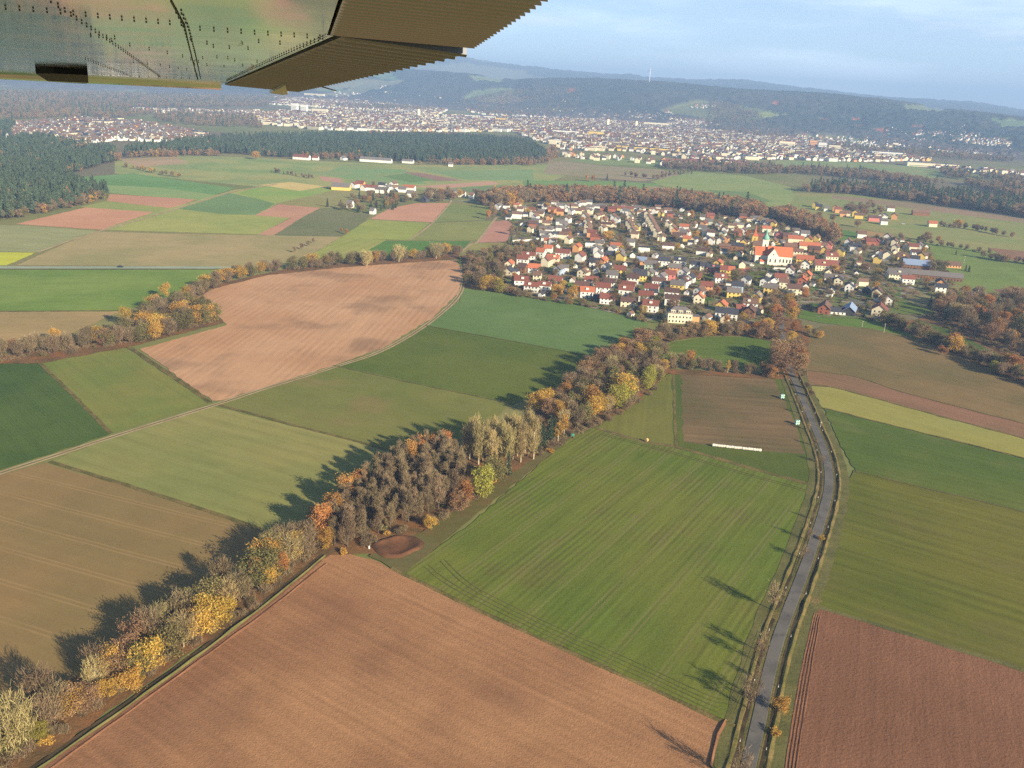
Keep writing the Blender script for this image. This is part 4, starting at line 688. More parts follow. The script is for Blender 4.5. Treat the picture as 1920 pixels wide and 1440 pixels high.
def scatter(name, P, idx, scl, coll, label, cat=None, rots=None):
    n = len(P); me = bpy.data.meshes.new(name); me.vertices.add(n); me.vertices.foreach_set('co', np.asarray(P, np.float32).ravel())
    for nm, ty, v in (('pick', 'INT', np.asarray(idx, np.int32)), ('size', 'FLOAT', np.asarray(scl, np.float32)), ('turn', 'FLOAT', np.asarray(rots if rots is not None else rng.uniform(0, 6.28, n), np.float32))):
        a = me.attributes.new(nm, ty, 'POINT'); a.data.foreach_set('value', v)
    o = link(name, me); g = bpy.data.node_groups.new(name, 'GeometryNodeTree')
    g.interface.new_socket('Geometry', in_out='INPUT', socket_type='NodeSocketGeometry'); g.interface.new_socket('Geometry', in_out='OUTPUT', socket_type='NodeSocketGeometry')
    nd = g.nodes; gi, go = nd.new('NodeGroupInput'), nd.new('NodeGroupOutput'); ip = nd.new('GeometryNodeInstanceOnPoints'); ci = nd.new('GeometryNodeCollectionInfo')
    ci.inputs['Collection'].default_value = coll; ci.inputs['Separate Children'].default_value = True; ci.inputs['Reset Children'].default_value = True; ip.inputs['Pick Instance'].default_value = True
    def na(nm, ty): q = nd.new('GeometryNodeInputNamedAttribute'); q.data_type = ty; q.inputs['Name'].default_value = nm; return next(s for s in q.outputs if s.enabled and s.name == 'Attribute')
    cx = nd.new('ShaderNodeCombineXYZ'); g.links.new(na('turn', 'FLOAT'), cx.inputs[2])
    g.links.new(gi.outputs[0], ip.inputs['Points']); g.links.new(ci.outputs[0], ip.inputs['Instance']); g.links.new(na('pick', 'INT'), ip.inputs['Instance Index']); g.links.new(cx.outputs[0], ip.inputs['Rotation']); g.links.new(na('size', 'FLOAT'), ip.inputs['Scale']); g.links.new(ip.outputs[0], go.inputs[0])
    md = o.modifiers.new('scatter', 'NODES'); md.node_group = g
    return tag(o, label, cat, None, 'stuff')
def forest(name, polys, spacing, w, label, hs=(0.75, 1.15), far=False, clump=None):
    P, I, Sz = [], [], []
    ks = list(w); pr = np.array([w[k] for k in ks], float); pr /= pr.sum()
    for pl in polys:
        G = gpoly(pl); n = int(min(area(G) / (spacing ** 2), 14000)); Q = sample(G, n)
        for q in Q:
            v = float(wob(q[0], q[1], 45, 13)); k = ks[int(rng.choice(len(ks), p=pr))]
            if clump and v > 0.55: k = clump
            P.append((q[0], q[1], float(ground_h(q[0], q[1])) - 0.2)); I.append(int(rng.choice(IDX[k]))); Sz.append(rng.uniform(*hs))
    return scatter(name, P, I, Sz, C_TREES, label)
forest('western_pine_forest', [[(-140, 300), (20, 268), (70, 262), (120, 272), (215, 288), (228, 300), (140, 326), (120, 340), (190, 358), (203, 371), (150, 386), (60, 404), (0, 414), (-140, 430)], [(0, 236), (20, 232), (30, 240), (20, 256), (-60, 262), (-60, 240)]], 6.5, {'pine': 14, 'brown': 1.5, 'orange': 0.5}, 'dark green pine forest on the western slope', hs=(0.65, 1.0), clump='rust')
forest('forest_edge', [[(0, 416), (60, 406), (130, 392), (200, 373), (196, 369), (120, 384), (60, 399), (0, 408)]], 7, {'rust': 3, 'gold': 2, 'brown': 3, 'olive': 1}, 'brown and golden fringe of the western pine forest', hs=(0.5, 0.9))
forest('pine_forest', [[(235, 294), (340, 291), (440, 289), (520, 296), (620, 296), (700, 301), (800, 306), (930, 309), (1008, 307), (1024, 303), (1022, 288), (990, 268), (900, 262), (780, 258), (600, 257), (430, 262), (330, 272), (240, 284)]], 8.0, {'pine': 16, 'brown': 0.7, 'gold': 0.4}, 'broad dark pine forest between the fields and the town', hs=(0.6, 0.95), clump=None)
forest('autumn_fringe', [[(235, 296), (340, 294), (440, 293), (300, 288)], [(560, 297), (660, 301), (690, 301), (620, 293)], [(760, 309), (860, 310), (1000, 311), (1026, 306), (1046, 296), (1040, 280), (1024, 284), (1020, 302), (900, 306)], [(690, 251), (860, 256), (860, 260), (690, 257)]], 9, {'rust': 4, 'orange': 2, 'brown': 3, 'gold': 1}, 'orange and brown fringe of the broad pine forest', hs=(0.55, 0.95))
forest('village_wood', [[(905, 386), (920, 374), (960, 369), (1100, 366), (1200, 371), (1300, 376), (1400, 392), (1432, 402), (1432, 413), (1380, 409), (1300, 397), (1200, 385), (1100, 381), (1000, 380), (940, 390)]], 5.0, {'brown': 5, 'rust': 6, 'orange': 2.5, 'pine': 0.25}, 'brown and rust autumn wood behind the village', hs=(0.85, 1.3))
forest('rust_wood', [[(1440, 406), (1480, 404), (1530, 422), (1568, 442), (1582, 456), (1560, 458), (1520, 440), (1470, 420)]], 5.5, {'rust': 6, 'orange': 4, 'brown': 3}, 'rust coloured wood above the church lane', hs=(0.75, 1.15))
forest('eastern_wood', [[(1486, 360), (1560, 354), (1640, 356), (1760, 366), (1920, 384), (2060, 402), (2060, 432), (1920, 408), (1800, 391), (1700, 378), (1600, 365)]], 7.0, {'brown': 6, 'rust': 4, 'pine': 4, 'gold': 0.7}, 'dark mixed autumn wood east of the village', hs=(0.8, 1.2))
forest('river_woods', [[(1480, 318), (1620, 325), (1700, 336), (1770, 348), (1700, 346), (1560, 331), (1480, 326)], [(1764, 322), (1820, 330), (1810, 338), (1764, 332)], [(1800, 346), (1900, 346), (2060, 360), (2060, 380), (1900, 372)], [(1830, 332), (2060, 345), (2060, 356), (1900, 346)], [(1240, 312), (1440, 316), (1520, 326), (1420, 328), (1250, 318)]], 10, {'brown': 6, 'rust': 4, 'olive': 1, 'pine': 1}, 'grey brown riverside woods before the town', hs=(0.7, 1.1))
forest('distant_woods', [[(-140, 172), (200, 176), (480, 182), (560, 176), (500, 200), (230, 203), (-140, 204)], [(-140, 206), (230, 206), (300, 213), (230, 222), (-140, 226)], [(290, 216), (400, 214), (480, 222), (492, 240), (400, 238), (300, 230)], [(860, 200), (1000, 204), (1100, 214), (1060, 220), (900, 214)], [(600, 196), (760, 200), (840, 208), (700, 206)], [(1330, 228), (1420, 240), (1500, 262), (1400, 255), (1320, 240)], [(1560, 276), (1720, 284), (1900, 300), (1900, 306), (1700, 294), (1560, 284)]], 17, {'brown': 7, 'rust': 3, 'pine': 2}, 'hazy purple brown woods around the town', hs=(0.7, 1.1))
forest('garden_shrubs', [VILLAGE], 8.0, {'shrub': 4, 'green_shrub': 3}, 'hedges and shrubs in the village gardens', hs=(0.6, 1.6))
forest('undergrowth', [[(-60, 1500), (60, 1410), (330, 1225), (600, 1035), (600, 1000), (330, 1190), (60, 1370), (-60, 1460)], [(610, 1035), (700, 1010), (880, 930), (870, 870), (700, 910)], [(1000, 870), (1110, 802), (1230, 720), (1240, 670), (1200, 650), (1060, 740), (920, 830)], [(0, 680), (230, 648), (400, 606), (330, 570), (230, 620), (0, 660)], [(1740, 600), (1920, 680), (2000, 690), (2000, 580), (1800, 565)], [(870, 536), (1000, 556), (960, 505), (1000, 472), (870, 485)], [(1650, 606), (1800, 668), (1920, 722), (1920, 705), (1800, 650), (1660, 600)]], 3.6, {'shrub': 6, 'green_shrub': 1}, 'low brown undergrowth beneath the tree belts', hs=(0.5, 1.1))

# ------------------------------------------------------------------ houses
WALLS = {'w': ('white', C(252, 248, 234)), 'c': ('cream', C(250, 236, 198)), 'y': ('yellow', C(240, 206, 110)), 'o': ('peach', C(236, 174, 116)), 'p': ('pink', C(226, 138, 124)), 'b': ('pale blue', C(190, 208, 222)), 'g': ('pale green', C(206, 216, 190)), 'r': ('brick red', C(184, 110, 82)), 'n': ('brown timber', C(140, 100, 70)), 'k': ('dark', C(80, 80, 84))}
ROOFS = {'r': ('dark red', C(138, 84, 68)), 'd': ('brown red', C(104, 78, 68)), 'k': ('black', C(72, 72, 78)), 'g': ('grey', C(122, 114, 108)), 'o': ('orange red', C(190, 112, 78)), 'b': ('brown', C(128, 98, 80)), 'u': ('blue grey', C(140, 156, 180))}
M_WALL = {k: plain('wall_' + v[0].replace(' ', '_'), v[1], var=0.07, scale=0.3) for k, v in WALLS.items()}
def roof_mat(nm, c):
    m = N(nm); p = m.pos(); sx = m.n('ShaderNodeSeparateXYZ'); m.put(sx.inputs[0], p)
    row = m.math('SINE', m.math('MULTIPLY', sx.outputs[2], 14.0)); k = m.math('ADD', 0.82, m.math('MULTIPLY', m.noise(p, 0.7, 4), 0.36)); k = m.math('ADD', k, m.math('MULTIPLY', row, 0.05))
    oi = m.n('ShaderNodeObjectInfo').outputs['Random']; k = m.math('MULTIPLY', k, m.math('ADD', 0.85, m.math('MULTIPLY', oi, 0.3)))
    return m.done(m.gain(c, k), 0.75, 0.2)
M_ROOF = {k: roof_mat('roof_' + v[0].replace(' ', '_'), v[1]) for k, v in ROOFS.items()}
m = N('window_glass'); M_GLASS = m.done((0.035, 0.04, 0.05, 1), 0.15, 0.5)
M_CHIM = plain('chimney_brick', C(130, 82, 66), var=0.2, scale=1.5); M_PLASTER = plain('white_plaster', C(240, 236, 224), var=0.06); M_METAL = plain('grey_metal', C(150, 152, 154), rough=0.5, var=0.1)
M_TRIM = plain('pale_trim', C(214, 204, 184), var=0.1)
def gable_walls(L, W, H, R):
    V = [(-L/2, -W/2, 0), (L/2, -W/2, 0), (L/2, W/2, 0), (-L/2, W/2, 0), (-L/2, -W/2, H), (L/2, -W/2, H), (L/2, W/2, H), (-L/2, W/2, H), (-L/2, 0, H + R), (L/2, 0, H + R)]
    return V, [(0, 1, 5, 4), (2, 3, 7, 6), (1, 2, 6, 9, 5), (3, 0, 4, 8, 7)]
def gable_roof(L, W, H, R, ov=0.55, th=0.22):
    a = math.atan2(R, W / 2); k = 1 + ov / (W / 2); x = L / 2 + ov; ye = W / 2 * k; ze = H + R - R * k; t = th / math.cos(a)
    V = []
    for z in (0.02, t): V += [(-x, -ye, ze + z), (x, -ye, ze + z), (x, 0, H + R + z), (-x, 0, H + R + z), (x, ye, ze + z), (-x, ye, ze + z)]
    return V, [(6, 7, 8, 9), (9, 8, 10, 11), (0, 3, 2, 1), (3, 5, 4, 2), (0, 1, 7, 6), (5, 11, 10, 4), (1, 2, 8, 7), (2, 4, 10, 8), (0, 6, 9, 3), (3, 9, 11, 5)]
def hip_roof(L, W, H, R, ov=0.5, th=0.2):
    x, y = L / 2 + ov, W / 2 + ov; r = max(0.3, L / 2 - W / 2 * 0.9)
    V = [(-x, -y, H), (x, -y, H), (x, y, H), (-x, y, H), (-x, -y, H + th), (x, -y, H + th), (x, y, H + th), (-x, y, H + th), (-r, 0, H + R), (r, 0, H + R)]
    return V, [(0, 3, 2, 1), (0, 1, 5, 4), (1, 2, 6, 5), (2, 3, 7, 6), (3, 0, 4, 7), (4, 5, 9, 8), (6, 7, 8, 9), (5, 6, 9), (7, 4, 8)]
ME_WIN = {}
def win_mesh(w, h):
    k = (w, h)
    if k not in ME_WIN: ME_WIN[k] = MB().box((0, -0.03, 0), (w, 0.06, h)).me('window', M_GLASS)
    return ME_WIN[k]
_CACHE = {}
def cached(key, fn):
    if key not in _CACHE: _CACHE[key] = fn()
    return _CACHE[key]
def windows(root, L, W, H, rows, sides='fblr', wh=(1.1, 1.3), z1=1.5, dz=2.7, gap=2.6):
    me = win_mesh(*wh)
    for r in range(rows):
        z = z1 + r * dz
        if 'f' in sides or 'b' in sides:
            n = max(2, int((L - 1.5) / gap))
            for i in range(n):
                x = (i + 0.5) / n * (L - 1.0) - (L - 1.0) / 2
                if 'f' in sides: link('window', me, root, (x, -W / 2, z))
        n = max(2, int((W - 1.5) / gap))
        for i in range(n):
            y = (i + 0.5) / n * (W - 1.0) - (W - 1.0) / 2
            if 'r' in sides: link('window', me, root, (L / 2, y, z), (0, 0, math.pi / 2))
            if 'l' in sides: link('window', me, root, (-L / 2, y, z), (0, 0, -math.pi / 2))
HOUSES = []
def house(px, py, wall='w', roof='r', o='h', L=11.0, W=8.6, H=5.4, zone='', name='house', hip=False, flat=False, R=None, label=None, ang=None, win=None, near=False):
    q = at(px, py); a = ang if ang is not None else {'h': math.radians(-9), 'v': math.radians(66), 'd': math.radians(-38)}[o] + rng.normal(0, 0.07)
    HOUSES.append(dict(p=q[:2], wall=wall, roof=roof, L=L, W=W, H=H, zone=zone, name=name, hip=hip, flat=flat, R=R if R else (0.5 if flat else W * 0.37), label=label, a=a, win=(py > 478) if win is None else win, near=py > 500))
def rows(txt, zone, **kw):
    for it in txt.replace('\n', ' ').split(';'):
        t = it.split()
        if not t: continue
        d = dict(kw); d['L'] = kw.get('L', 11.0) * rng.uniform(0.80, 1.08); d['W'] = kw.get('W', 8.6) * rng.uniform(0.82, 1.0); d['H'] = kw.get('H', 5.5) * rng.uniform(0.9, 1.15)
        for e in t[5:]:
            if e[0] == 'L': d['L'] = float(e[1:]) * (0.9 if float(e[1:]) < 16 else 1)
            elif e[0] == 'W': d['W'] = float(e[1:])
            elif e[0] == 'H': d['H'] = float(e[1:])
            elif e == 'flat': d['flat'] = True
            elif e == 'hip': d['hip'] = True
        house(float(t[0]), float(t[1]), t[2], t[3], t[4], zone=zone, **d)
ZA, ZB, ZC, ZD, ZE, ZF, ZG = 'in the red roofed estate', 'in the new estate', 'in the upper village', 'around the church', 'at the eastern end', 'in the hillside hamlet', 'in the far hamlet'
rows('''955 504 c o v;980 496 w r h;991 489 w r h;1014 483 w o h L9;1028 474 w o h L9;954 519 c k v L9;979 512 n d h L8;1001 511 w o h;977 537 w r h L13;997 547 w r h;1020 547 w r h;1041 536 w r h;1007 526 c b h L7;
1055 484 w r h L15;1037 493 c o h L12;1025 499 c r v;1088 490 w r v L12;1048 515 b g v L12;1094 519 c b v;1108 534 w r h L12;1091 545 w d h L13;1142 539 w d h;1130 549 w r h L13;1178 545 w r h L12;1173 556 w r h L13;1100 558 w o h L12;1086 556 w o h L9;1140 569 w r h L14;1177 575 c d h L12;1186 531 w d h;1119 564 g k h L6 H2.6;
1221 552 w r h L12;1210 565 w r h L13;1258 559 w d h L13;1259 572 w d h L13;1219 584 w r h L13;1202 580 g k h L5 H2.6;1234 538 w d h L13''', ZA, L=11.5)
rows('''1121 477 w g v;1122 486 w g v L9;1114 501 w k h;1130 496 o o v;1138 508 w k v L12;1147 482 n k h L13 H3;1162 483 y g v;1164 489 y g v L8;1161 515 y r h;1147 526 w g h;1198 522 y k h L12;1202 499 o u h L10 H6;1219 506 g g h;1244 499 w k h L12;1274 499 w k h L13;1304 505 w k h L13 H5.5;1264 510 o g h L12;1319 508 c k h L8;1335 510 p k h L12;1346 502 y o v;1356 516 y r h L7;1218 520 g g v;1201 526 y k h;1281 519 w g v;1294 529 w k v;1307 523 o r h L7 H2.6;1256 525 p r h;1240 530 w g v;1269 545 y g h;1282 539 w d v;1324 545 o r h;1311 554 w b v;1310 569 c o v;1349 530 w r h;1352 583 y o v;1361 599 w k h L16;1367 516 y o h L9;1398 535 w k v L12;1433 537 w k v;1461 530 w r h;1480 516 w b v;1381 547 b k h;1374 558 y g h L12;1443 550 y g h L12;1468 540 c b h L9;1418 566 y g v L12;1405 579 w b h;1405 594 n d v L12;1387 590 n r h L8;1488 552 c d h L13;1503 535 r o v L13;1512 525 o o v L9;1508 504 w k v L7''', ZB)
rows('''935 393 w g v;949 394 w g h L9 flat;969 392 c o h;972 385 w g h;982 397 w g v;975 400 w b h;969 410 w b h L13;998 401 w r h;1015 404 w g h;999 407 w b v;1011 408 c b h;1026 392 w g h;1040 385 w b h;1051 392 w g h L12;1034 400 o r h;1044 399 o b v;1050 404 o r h;1064 393 w b v;1071 403 w g v;1065 418 w b v;1050 422 w g h;1030 415 o b v;1024 425 c b h;1056 426 w g h;1051 435 w g h L12;1059 431 w g v;999 428 r d h;996 436 c b v;1022 439 w g h L14;1023 446 w g h L14;1031 439 w g v;1035 448 w k v;1043 448 w k v;1056 449 c b h;1062 443 r d h;1066 456 c b v L12;1022 455 w g h;1029 460 c o h;1036 461 w b v;1004 413 w b v;1004 422 w g h;
1083 388 w g v;1093 386 w b h;1104 385 w g h;1077 394 c b h;1107 395 w g h;1082 402 c b h L12;1093 401 c b h;1106 403 c g v;1118 394 w g h;1129 392 y g h;1131 397 r d h;1147 399 r r h;1155 396 c b v;1172 398 y r h L22;1174 404 w g h;1168 401 w b v;1195 396 w g h;1202 405 c b h L12;1204 398 c b v;1097 412 w b v;1100 417 c b v;1101 423 c b v;1102 428 c b v;1102 432 c b v;1103 436 c b v;1102 441 c b v;1109 445 o r h;1116 452 r r h L12;1120 411 c b v;1126 409 c b v;1133 417 o b v;1133 422 c b v;1135 428 c d h L12;1146 426 o b v;1130 436 c b v;1149 411 w b v;1151 414 w b v;1157 419 w g v;1183 408 c b v;1181 414 c g v;1180 419 c b v;1179 424 c b v;1182 428 c b v;1183 432 c b v;1184 437 c b v;1188 440 c b v;1194 433 y g v;1190 447 c b h;
1214 407 c b v;1215 412 c b v;1217 416 c b v;1220 421 c b v;1223 426 c b v;1226 431 c b v;1228 435 c b v;1230 440 c b v;1232 444 c b v L12;1239 452 c b h;1107 464 w k h L13 flat;1115 472 w g v;1124 465 c g h;1154 470 w o h L12;1148 474 w g v L10;1182 464 w g h;1207 474 w k h L13 flat;1082 472 o o v;
1233 395 w b h;1227 402 w b v;1252 400 w b h;1256 408 r d h;1239 408 y b v;1247 418 w b h;1253 427 c b v;1260 434 c b v;1265 440 o r v;1282 433 w o h L12;1270 449 n d h L13;1280 445 n g h;1288 444 w b v;1280 454 c d v;1287 457 y o h;1302 457 w k v;1239 452 c b v;1252 468 w d h L14;1317 413 w g h;1331 411 r r h;1329 422 g g h;1319 426 o r v;1317 435 w g h;1301 427 w b v;1347 428 w b v;1359 436 w b v;1372 430 c b h;1384 419 w g v;1392 412 r d h;1385 429 c g h L12;1393 439 w b v;1383 443 r r h;1355 445 g g v;1332 445 w d h;1324 456 w k v;1333 459 w b v;1350 458 w k v;1361 455 o b v;1358 469 n b h L13;1381 470 n k h L15;1315 478 w d h L12;1322 442 w g h;1417 416 w g h;1433 421 w g h;1442 423 w b h;1450 425 y b v;1436 435 c o h L12''', ZC, L=9.4, W=7.2, H=5.6)
rows('''1394 462 y b v;1450 459 y b v;1461 467 y k v;1490 456 c o h L17;1475 449 n d h;1515 457 y r v L13;1530 454 y b v L12;1516 470 c o h L22 W10;1500 466 c g v;1525 475 n d h L14;1508 494 y o h L17 W10;1480 471 n b h L15;1545 476 y b v;1556 483 c r h L12;1546 507 c r h L22 W12;1557 490 c r h L14;1575 480 y k v L9;1552 466 p r v;1425 452 n r h;1491 439 w g h L9;1508 446 w g h L11;1486 448 c g h;1457 446 w r v L8;1461 447 p d v L8;1540 468 c b h;1470 478 n b h L12;1495 480 c b h''', ZD, L=10.5, W=8.4, H=5.4)
rows('''1589 462 w r v L8;1602 471 w k h L13;1620 457 o r v;1631 460 r r h L12;1642 460 r r v;1614 446 w b h;1663 451 w b v;1669 456 c b v;1676 461 c b v;1678 471 c b v L12;1647 483 w r v L8;1662 486 c g v L8;1644 493 y k v L12;1690 490 y d h L13;1699 468 c o v;1711 471 c r h;1722 468 w g v L12;1726 487 y b v L12;1716 481 w d h;1714 495 w k h L9;1682 523 c g h L20 W12;1700 533 w r h L12;1762 538 o k v L12;1782 501 o b h L18 H3;1832 557 w k v L11;1761 548 w k h;1561 531 c g h L16;1571 535 c k v L7;1591 546 w k v L12;1643 558 c d v L12;1625 550 k k v L8 H3;1660 570 w d v L11;1647 591 c r v L14 W11;1650 602 y g h L8 H2.6 flat;1666 605 w g h L5 H2.4 flat''', ZE, L=10.0)
house(1545, 585, 'r', 'b', 'v', 17, 9, 4.5, ZE, 'barn', label='brick barn with brown roof at the green strip'); house(1569, 589, 'w', 'k', 'h', 17, 7, 3.2, ZE, 'barn', label='low white open fronted shed beside the brick barn'); house(1592, 588, 'k', 'u', 'v', 19, 9, 4.0, ZE, 'barn', label='blue grey metal roofed shed beside the white shed')
house(1716, 504, 'n', 'u', 'h', 26, 12, 5, ZE, 'barn', label='large barn with shining blue grey roof'); house(1742, 522, 'n', 'g', 'h', 58, 10, 4, ZE, 'barn', label='very long grey roofed shed beside the eastern meadow'); house(1783, 519, 'w', 'g', 'h', 9, 4, 2.6, ZE, 'trailer', flat=True, label='white box trailer beside the long grey shed')
rows('''1528 389 y k v;1534 394 y k h;1548 396 w g h L7;1566 396 o b v;1571 399 o r h;1580 406 o b h;1587 406 c b h;1603 405 y b v;1609 410 y b h;1639 415 p d h L17;1650 412 w b v;1657 411 w k v;1656 421 w g h;1669 396 w b h;1676 411 o b v;1747 425 c o h;1725 404 n b h L24 W8''', ZF, L=11, W=8.5, name='farmhouse')
rows('''665 352 w r v L14;676 349 o r h L14;684 357 w r v L12;698 358 w r h L19;717 353 w k h;717 362 w g h L19;728 357 w g v;740 357 w b v;738 350 w b v;768 357 w o h L17;755 360 w g h L13;770 369 w g h;797 379 k k v L11;852 365 w g h;866 369 w r h;699 401 w g h L6;657 389 w g h L7;805 367 c b v;566 299 w r h L32 W12;592 300 w r h L12;645 300 w g v L14;705 304 w g h L62 W11;765 306 w g h L22;845 312 w g h L9;884 372 w b h L8''', ZG, L=12, W=9, H=5, name='farmhouse')
house(640, 356, 'y', 'g', 'h', 26, 13, 5, ZG, 'barn', label='yellow boarded barn with wide grey roof in the far hamlet')
# labels: kind of house, where, and its place counted outwards from a landmark of that quarter
MARK = {ZA: ('school', (1275, 604)), ZB: ('church', (1452, 498)), ZC: ('church', (1452, 498)), ZD: ('church', (1452, 498)), ZE: ('brick barn', (1545, 585)), ZF: ('church', (1452, 498)), ZG: ('yellow barn', (640, 356))}
ORD = 'first second third fourth fifth sixth seventh eighth ninth tenth eleventh twelfth thirteenth fourteenth fifteenth sixteenth seventeenth eighteenth nineteenth twentieth'.split()
def ordinal(i): return ORD[i] if i < 20 else ('twenty ' + ORD[i - 20] if i < 29 else ('thirtieth' if i == 29 else ('thirty ' + ORD[i - 30] if i < 39 else ('fortieth' if i == 39 else 'forty ' + ORD[min(i - 40, 8)]))))
def label_ranked(items, key, mark, text):
    by = {}
    for it in items: by.setdefault(key(it), []).append(it)
    for k, v in by.items():
        name, p = mark(v[0]); g = at(*p)[:2]; v.sort(key=lambda it: np.hypot(*(np.array(it['p']) - g)))
        for i, it in enumerate(v): it['label'] = text(it) if len(v) == 1 else text(it) + f', {ordinal(i)} from the {name}'
label_ranked([h for h in HOUSES if not h['label']], lambda h: (h['zone'], h['wall'], h['roof'], h['name']), lambda h: MARK[h['zone']], lambda h: f"{WALLS[h['wall']][0]} {h['name']} with {ROOFS[h['roof']][0]} roof {h['zone']}")
for h in HOUSES:
    L, W, H, R = (round(h[k] * 2) / 2 for k in 'LWHR'); R = max(R, 0.5)
    root = empty(h['name'], (h['p'][0], h['p'][1], 0), h['a']); tag(root, h['label'], 'house' if 'house' in h['name'] else h['name'], 'houses ' + h['zone'])
    if h['flat']:
        link('wall', cached(('fw', L, W, H, h['wall']), lambda: MB().box((0, 0, H / 2), (L, W, H)).me('wall', M_WALL[h['wall']])), root)
        link('roof', cached(('fr', L, W, H, h['roof']), lambda: MB().box((0, 0, H + 0.17), (L + 0.5, W + 0.5, 0.3)).me('roof', M_ROOF[h['roof']])), root)
    else:
        link('wall', cached(('w', L, W, H, R, h['wall']), lambda: mesh('wall', *gable_walls(L, W, H, R), M_WALL[h['wall']])), root)
        rf = link('roof', cached(('r', L, W, H, R, h['roof']), lambda: mesh('roof', *gable_roof(L, W, H, R), M_ROOF[h['roof']])), root)
        if h['name'] == 'house' and h['win']:
            link('chimney', cached(('ch',), lambda: MB().box((0, 0, 0), (0.8, 0.8, 2.2)).me('chimney', M_CHIM)), rf, (L * rng.uniform(-0.3, 0.3), W * 0.12, H + R * 0.76 + 0.7))
            if rng.random() < 0.35 and L > 10:
                link('dormer', cached(('do', h['wall']), lambda: MB().box((0, 0, 0), (2.2, 2.4, 1.3)).me('dormer', M_WALL[h['wall']])), rf, (L * rng.uniform(-0.15, 0.15), -W * 0.26, H + R * 0.46 + 0.35))
    if h['win']: windows(root, L, W, H, 2 if H > 4.4 else 1, 'frl' if h['near'] else 'fr', z1=1.5)

# ------------------------------------------------------------------ the white church, the yellow gate tower, the school
M_CHURCH = plain('church_plaster', C(252, 244, 220), var=0.05); M_CROOF = roof_mat('church_tiles', C(214, 118, 74)); M_COPPER = plain('green_copper', C(140, 190, 166), var=0.12, rough=0.6)
cg = at(1455, 495); ch = empty('church', (cg[0], cg[1], 0), math.radians(-7)); ch.scale = (1.18, 1.18, 1.18); tag(ch, 'white church with orange roof and green onion domed tower', 'church')
link('nave_wall', mesh('nave_wall', *gable_walls(20, 12, 8.0, 6.5), M_CHURCH), ch, (1.5, 0, 0)); link('nave_roof', mesh('nave_roof', *gable_roof(20, 12, 8.0, 6.5, 0.4, 0.3), M_CROOF), ch, (1.5, 0, 0))
V, Fc = gable_walls(9, 8.5, 8.0, 6.0); link('transept_wall', mesh('transept_wall', V, Fc, M_CHURCH), ch, (-4.5, -4.0, 0), (0, 0, math.pi / 2)); V, Fc = gable_roof(9, 8.5, 8.0, 6.0, 0.25, 0.25); link('transept_roof', mesh('transept_roof', V, Fc, M_CROOF), ch, (-4.5, -3.4, 0), (0, 0, math.pi / 2))
link('choir_wall', mesh('choir_wall', *gable_walls(10, 9, 7.5, 6.0), M_CHURCH), ch, (-13.6, 1.0, 0)); link('choir_roof', mesh('choir_roof', *gable_roof(10, 9, 7.5, 6.0, 0.3, 0.25), M_CROOF), ch, (-13.8, 1.0, 0))
link('porch', mesh('porch', *gable_walls(5, 3, 2.6, 1.2), M_CHURCH), ch, (-12, -5.2, 0)); link('porch_roof', mesh('porch_roof', *gable_roof(5, 3, 2.6, 1.2, 0.3, 0.15), M_CROOF), ch, (-12, -5.2, 0))
tw = link('tower', MB().box((0, 0, 9.5), (5.0, 5.0, 19)).box((0, 0, 19.1), (5.5, 5.5, 0.5)).box((0, 0, 12.0), (5.2, 5.2, 0.3)).me('tower', M_CHURCH), ch, (-10.5, 5.5, 0))
link('dome', MB().lathe([(2.75, 19.3), (2.95, 20.2), (2.6, 21.6), (1.7, 22.8), (1.15, 23.6), (1.15, 25.4), (1.5, 25.8), (1.35, 26.6), (0.7, 27.4), (0.25, 28.2), (0.08, 29.6)], 12).me('dome', M_COPPER, True), tw)
link('cross', MB().box((0, 0, 30.0), (0.12, 0.12, 1.6)).box((0, 0, 30.3), (0.8, 0.12, 0.12)).me('cross', M_METAL), tw)
for z in (8, 14.5): link('window', win_mesh(1.0, 2.2), tw, (0, -2.5, z)); link('window', win_mesh(1.0, 2.2), tw, (2.5, 0, z), (0, 0, math.pi / 2))
aw = MB(); pts = [(-0.55, 0), (0.55, 0), (0.55, 2.4), (0.35, 2.85), (0, 3.0), (-0.35, 2.85), (-0.55, 2.4)]; aw.add([(x, -0.06, z) for x, z in pts] + [(x, 0.02, z) for x, z in pts], [tuple(range(7)), tuple(range(13, 6, -1))] + [(i, (i + 1) % 7 + 0, (i + 1) % 7 + 7, i + 7) for i in range(7)]); aw = aw.me('window', M_GLASS)
for x in (1.8, 4.6, 7.4, 10.0): link('window', aw, ch, (x, -6.0, 2.6))
for x in (-6.6, -2.4): link('window', aw, ch, (x, -8.5, 2.6))
link('window', win_mesh(1.0, 1.0), ch, (-4.5, -8.5, 9.2)); link('window', aw, ch, (-15, -3.5, 2.6))
for y in (-3, 0, 3): link('window', aw, ch, (11.5, y, 2.6), (0, 0, math.pi / 2))
g = at(1413, 464); gt = empty('gate_tower', (g[0], g[1], 0), math.radians(-12)); tag(gt, 'yellow tower with steep orange pyramid spire behind the church', 'tower')
link('wall', MB().box((0, 0, 6.5), (6.0, 6.0, 13)).me('wall', M_WALL['y']), gt); link('spire', MB().add([(-3.3, -3.3, 12.9), (3.3, -3.3, 12.9), (3.3, 3.3, 12.9), (-3.3, 3.3, 12.9), (-1.5, -1.5, 15.2), (1.5, -1.5, 15.2), (1.5, 1.5, 15.2), (-1.5, 1.5, 15.2), (0, 0, 26)], [(0, 3, 2, 1)] + [(i, (i + 1) % 4, 4 + (i + 1) % 4, 4 + i) for i in range(4)] + [(4 + i, 4 + (i + 1) % 4, 8) for i in range(4)]).me('spire', M_CROOF), gt)
for z in (5, 10): link('window', win_mesh(1.0, 1.6), gt, (0, -3.0, z)); link('window', win_mesh(1.0, 1.6), gt, (3.0, 0, z), (0, 0, math.pi / 2))
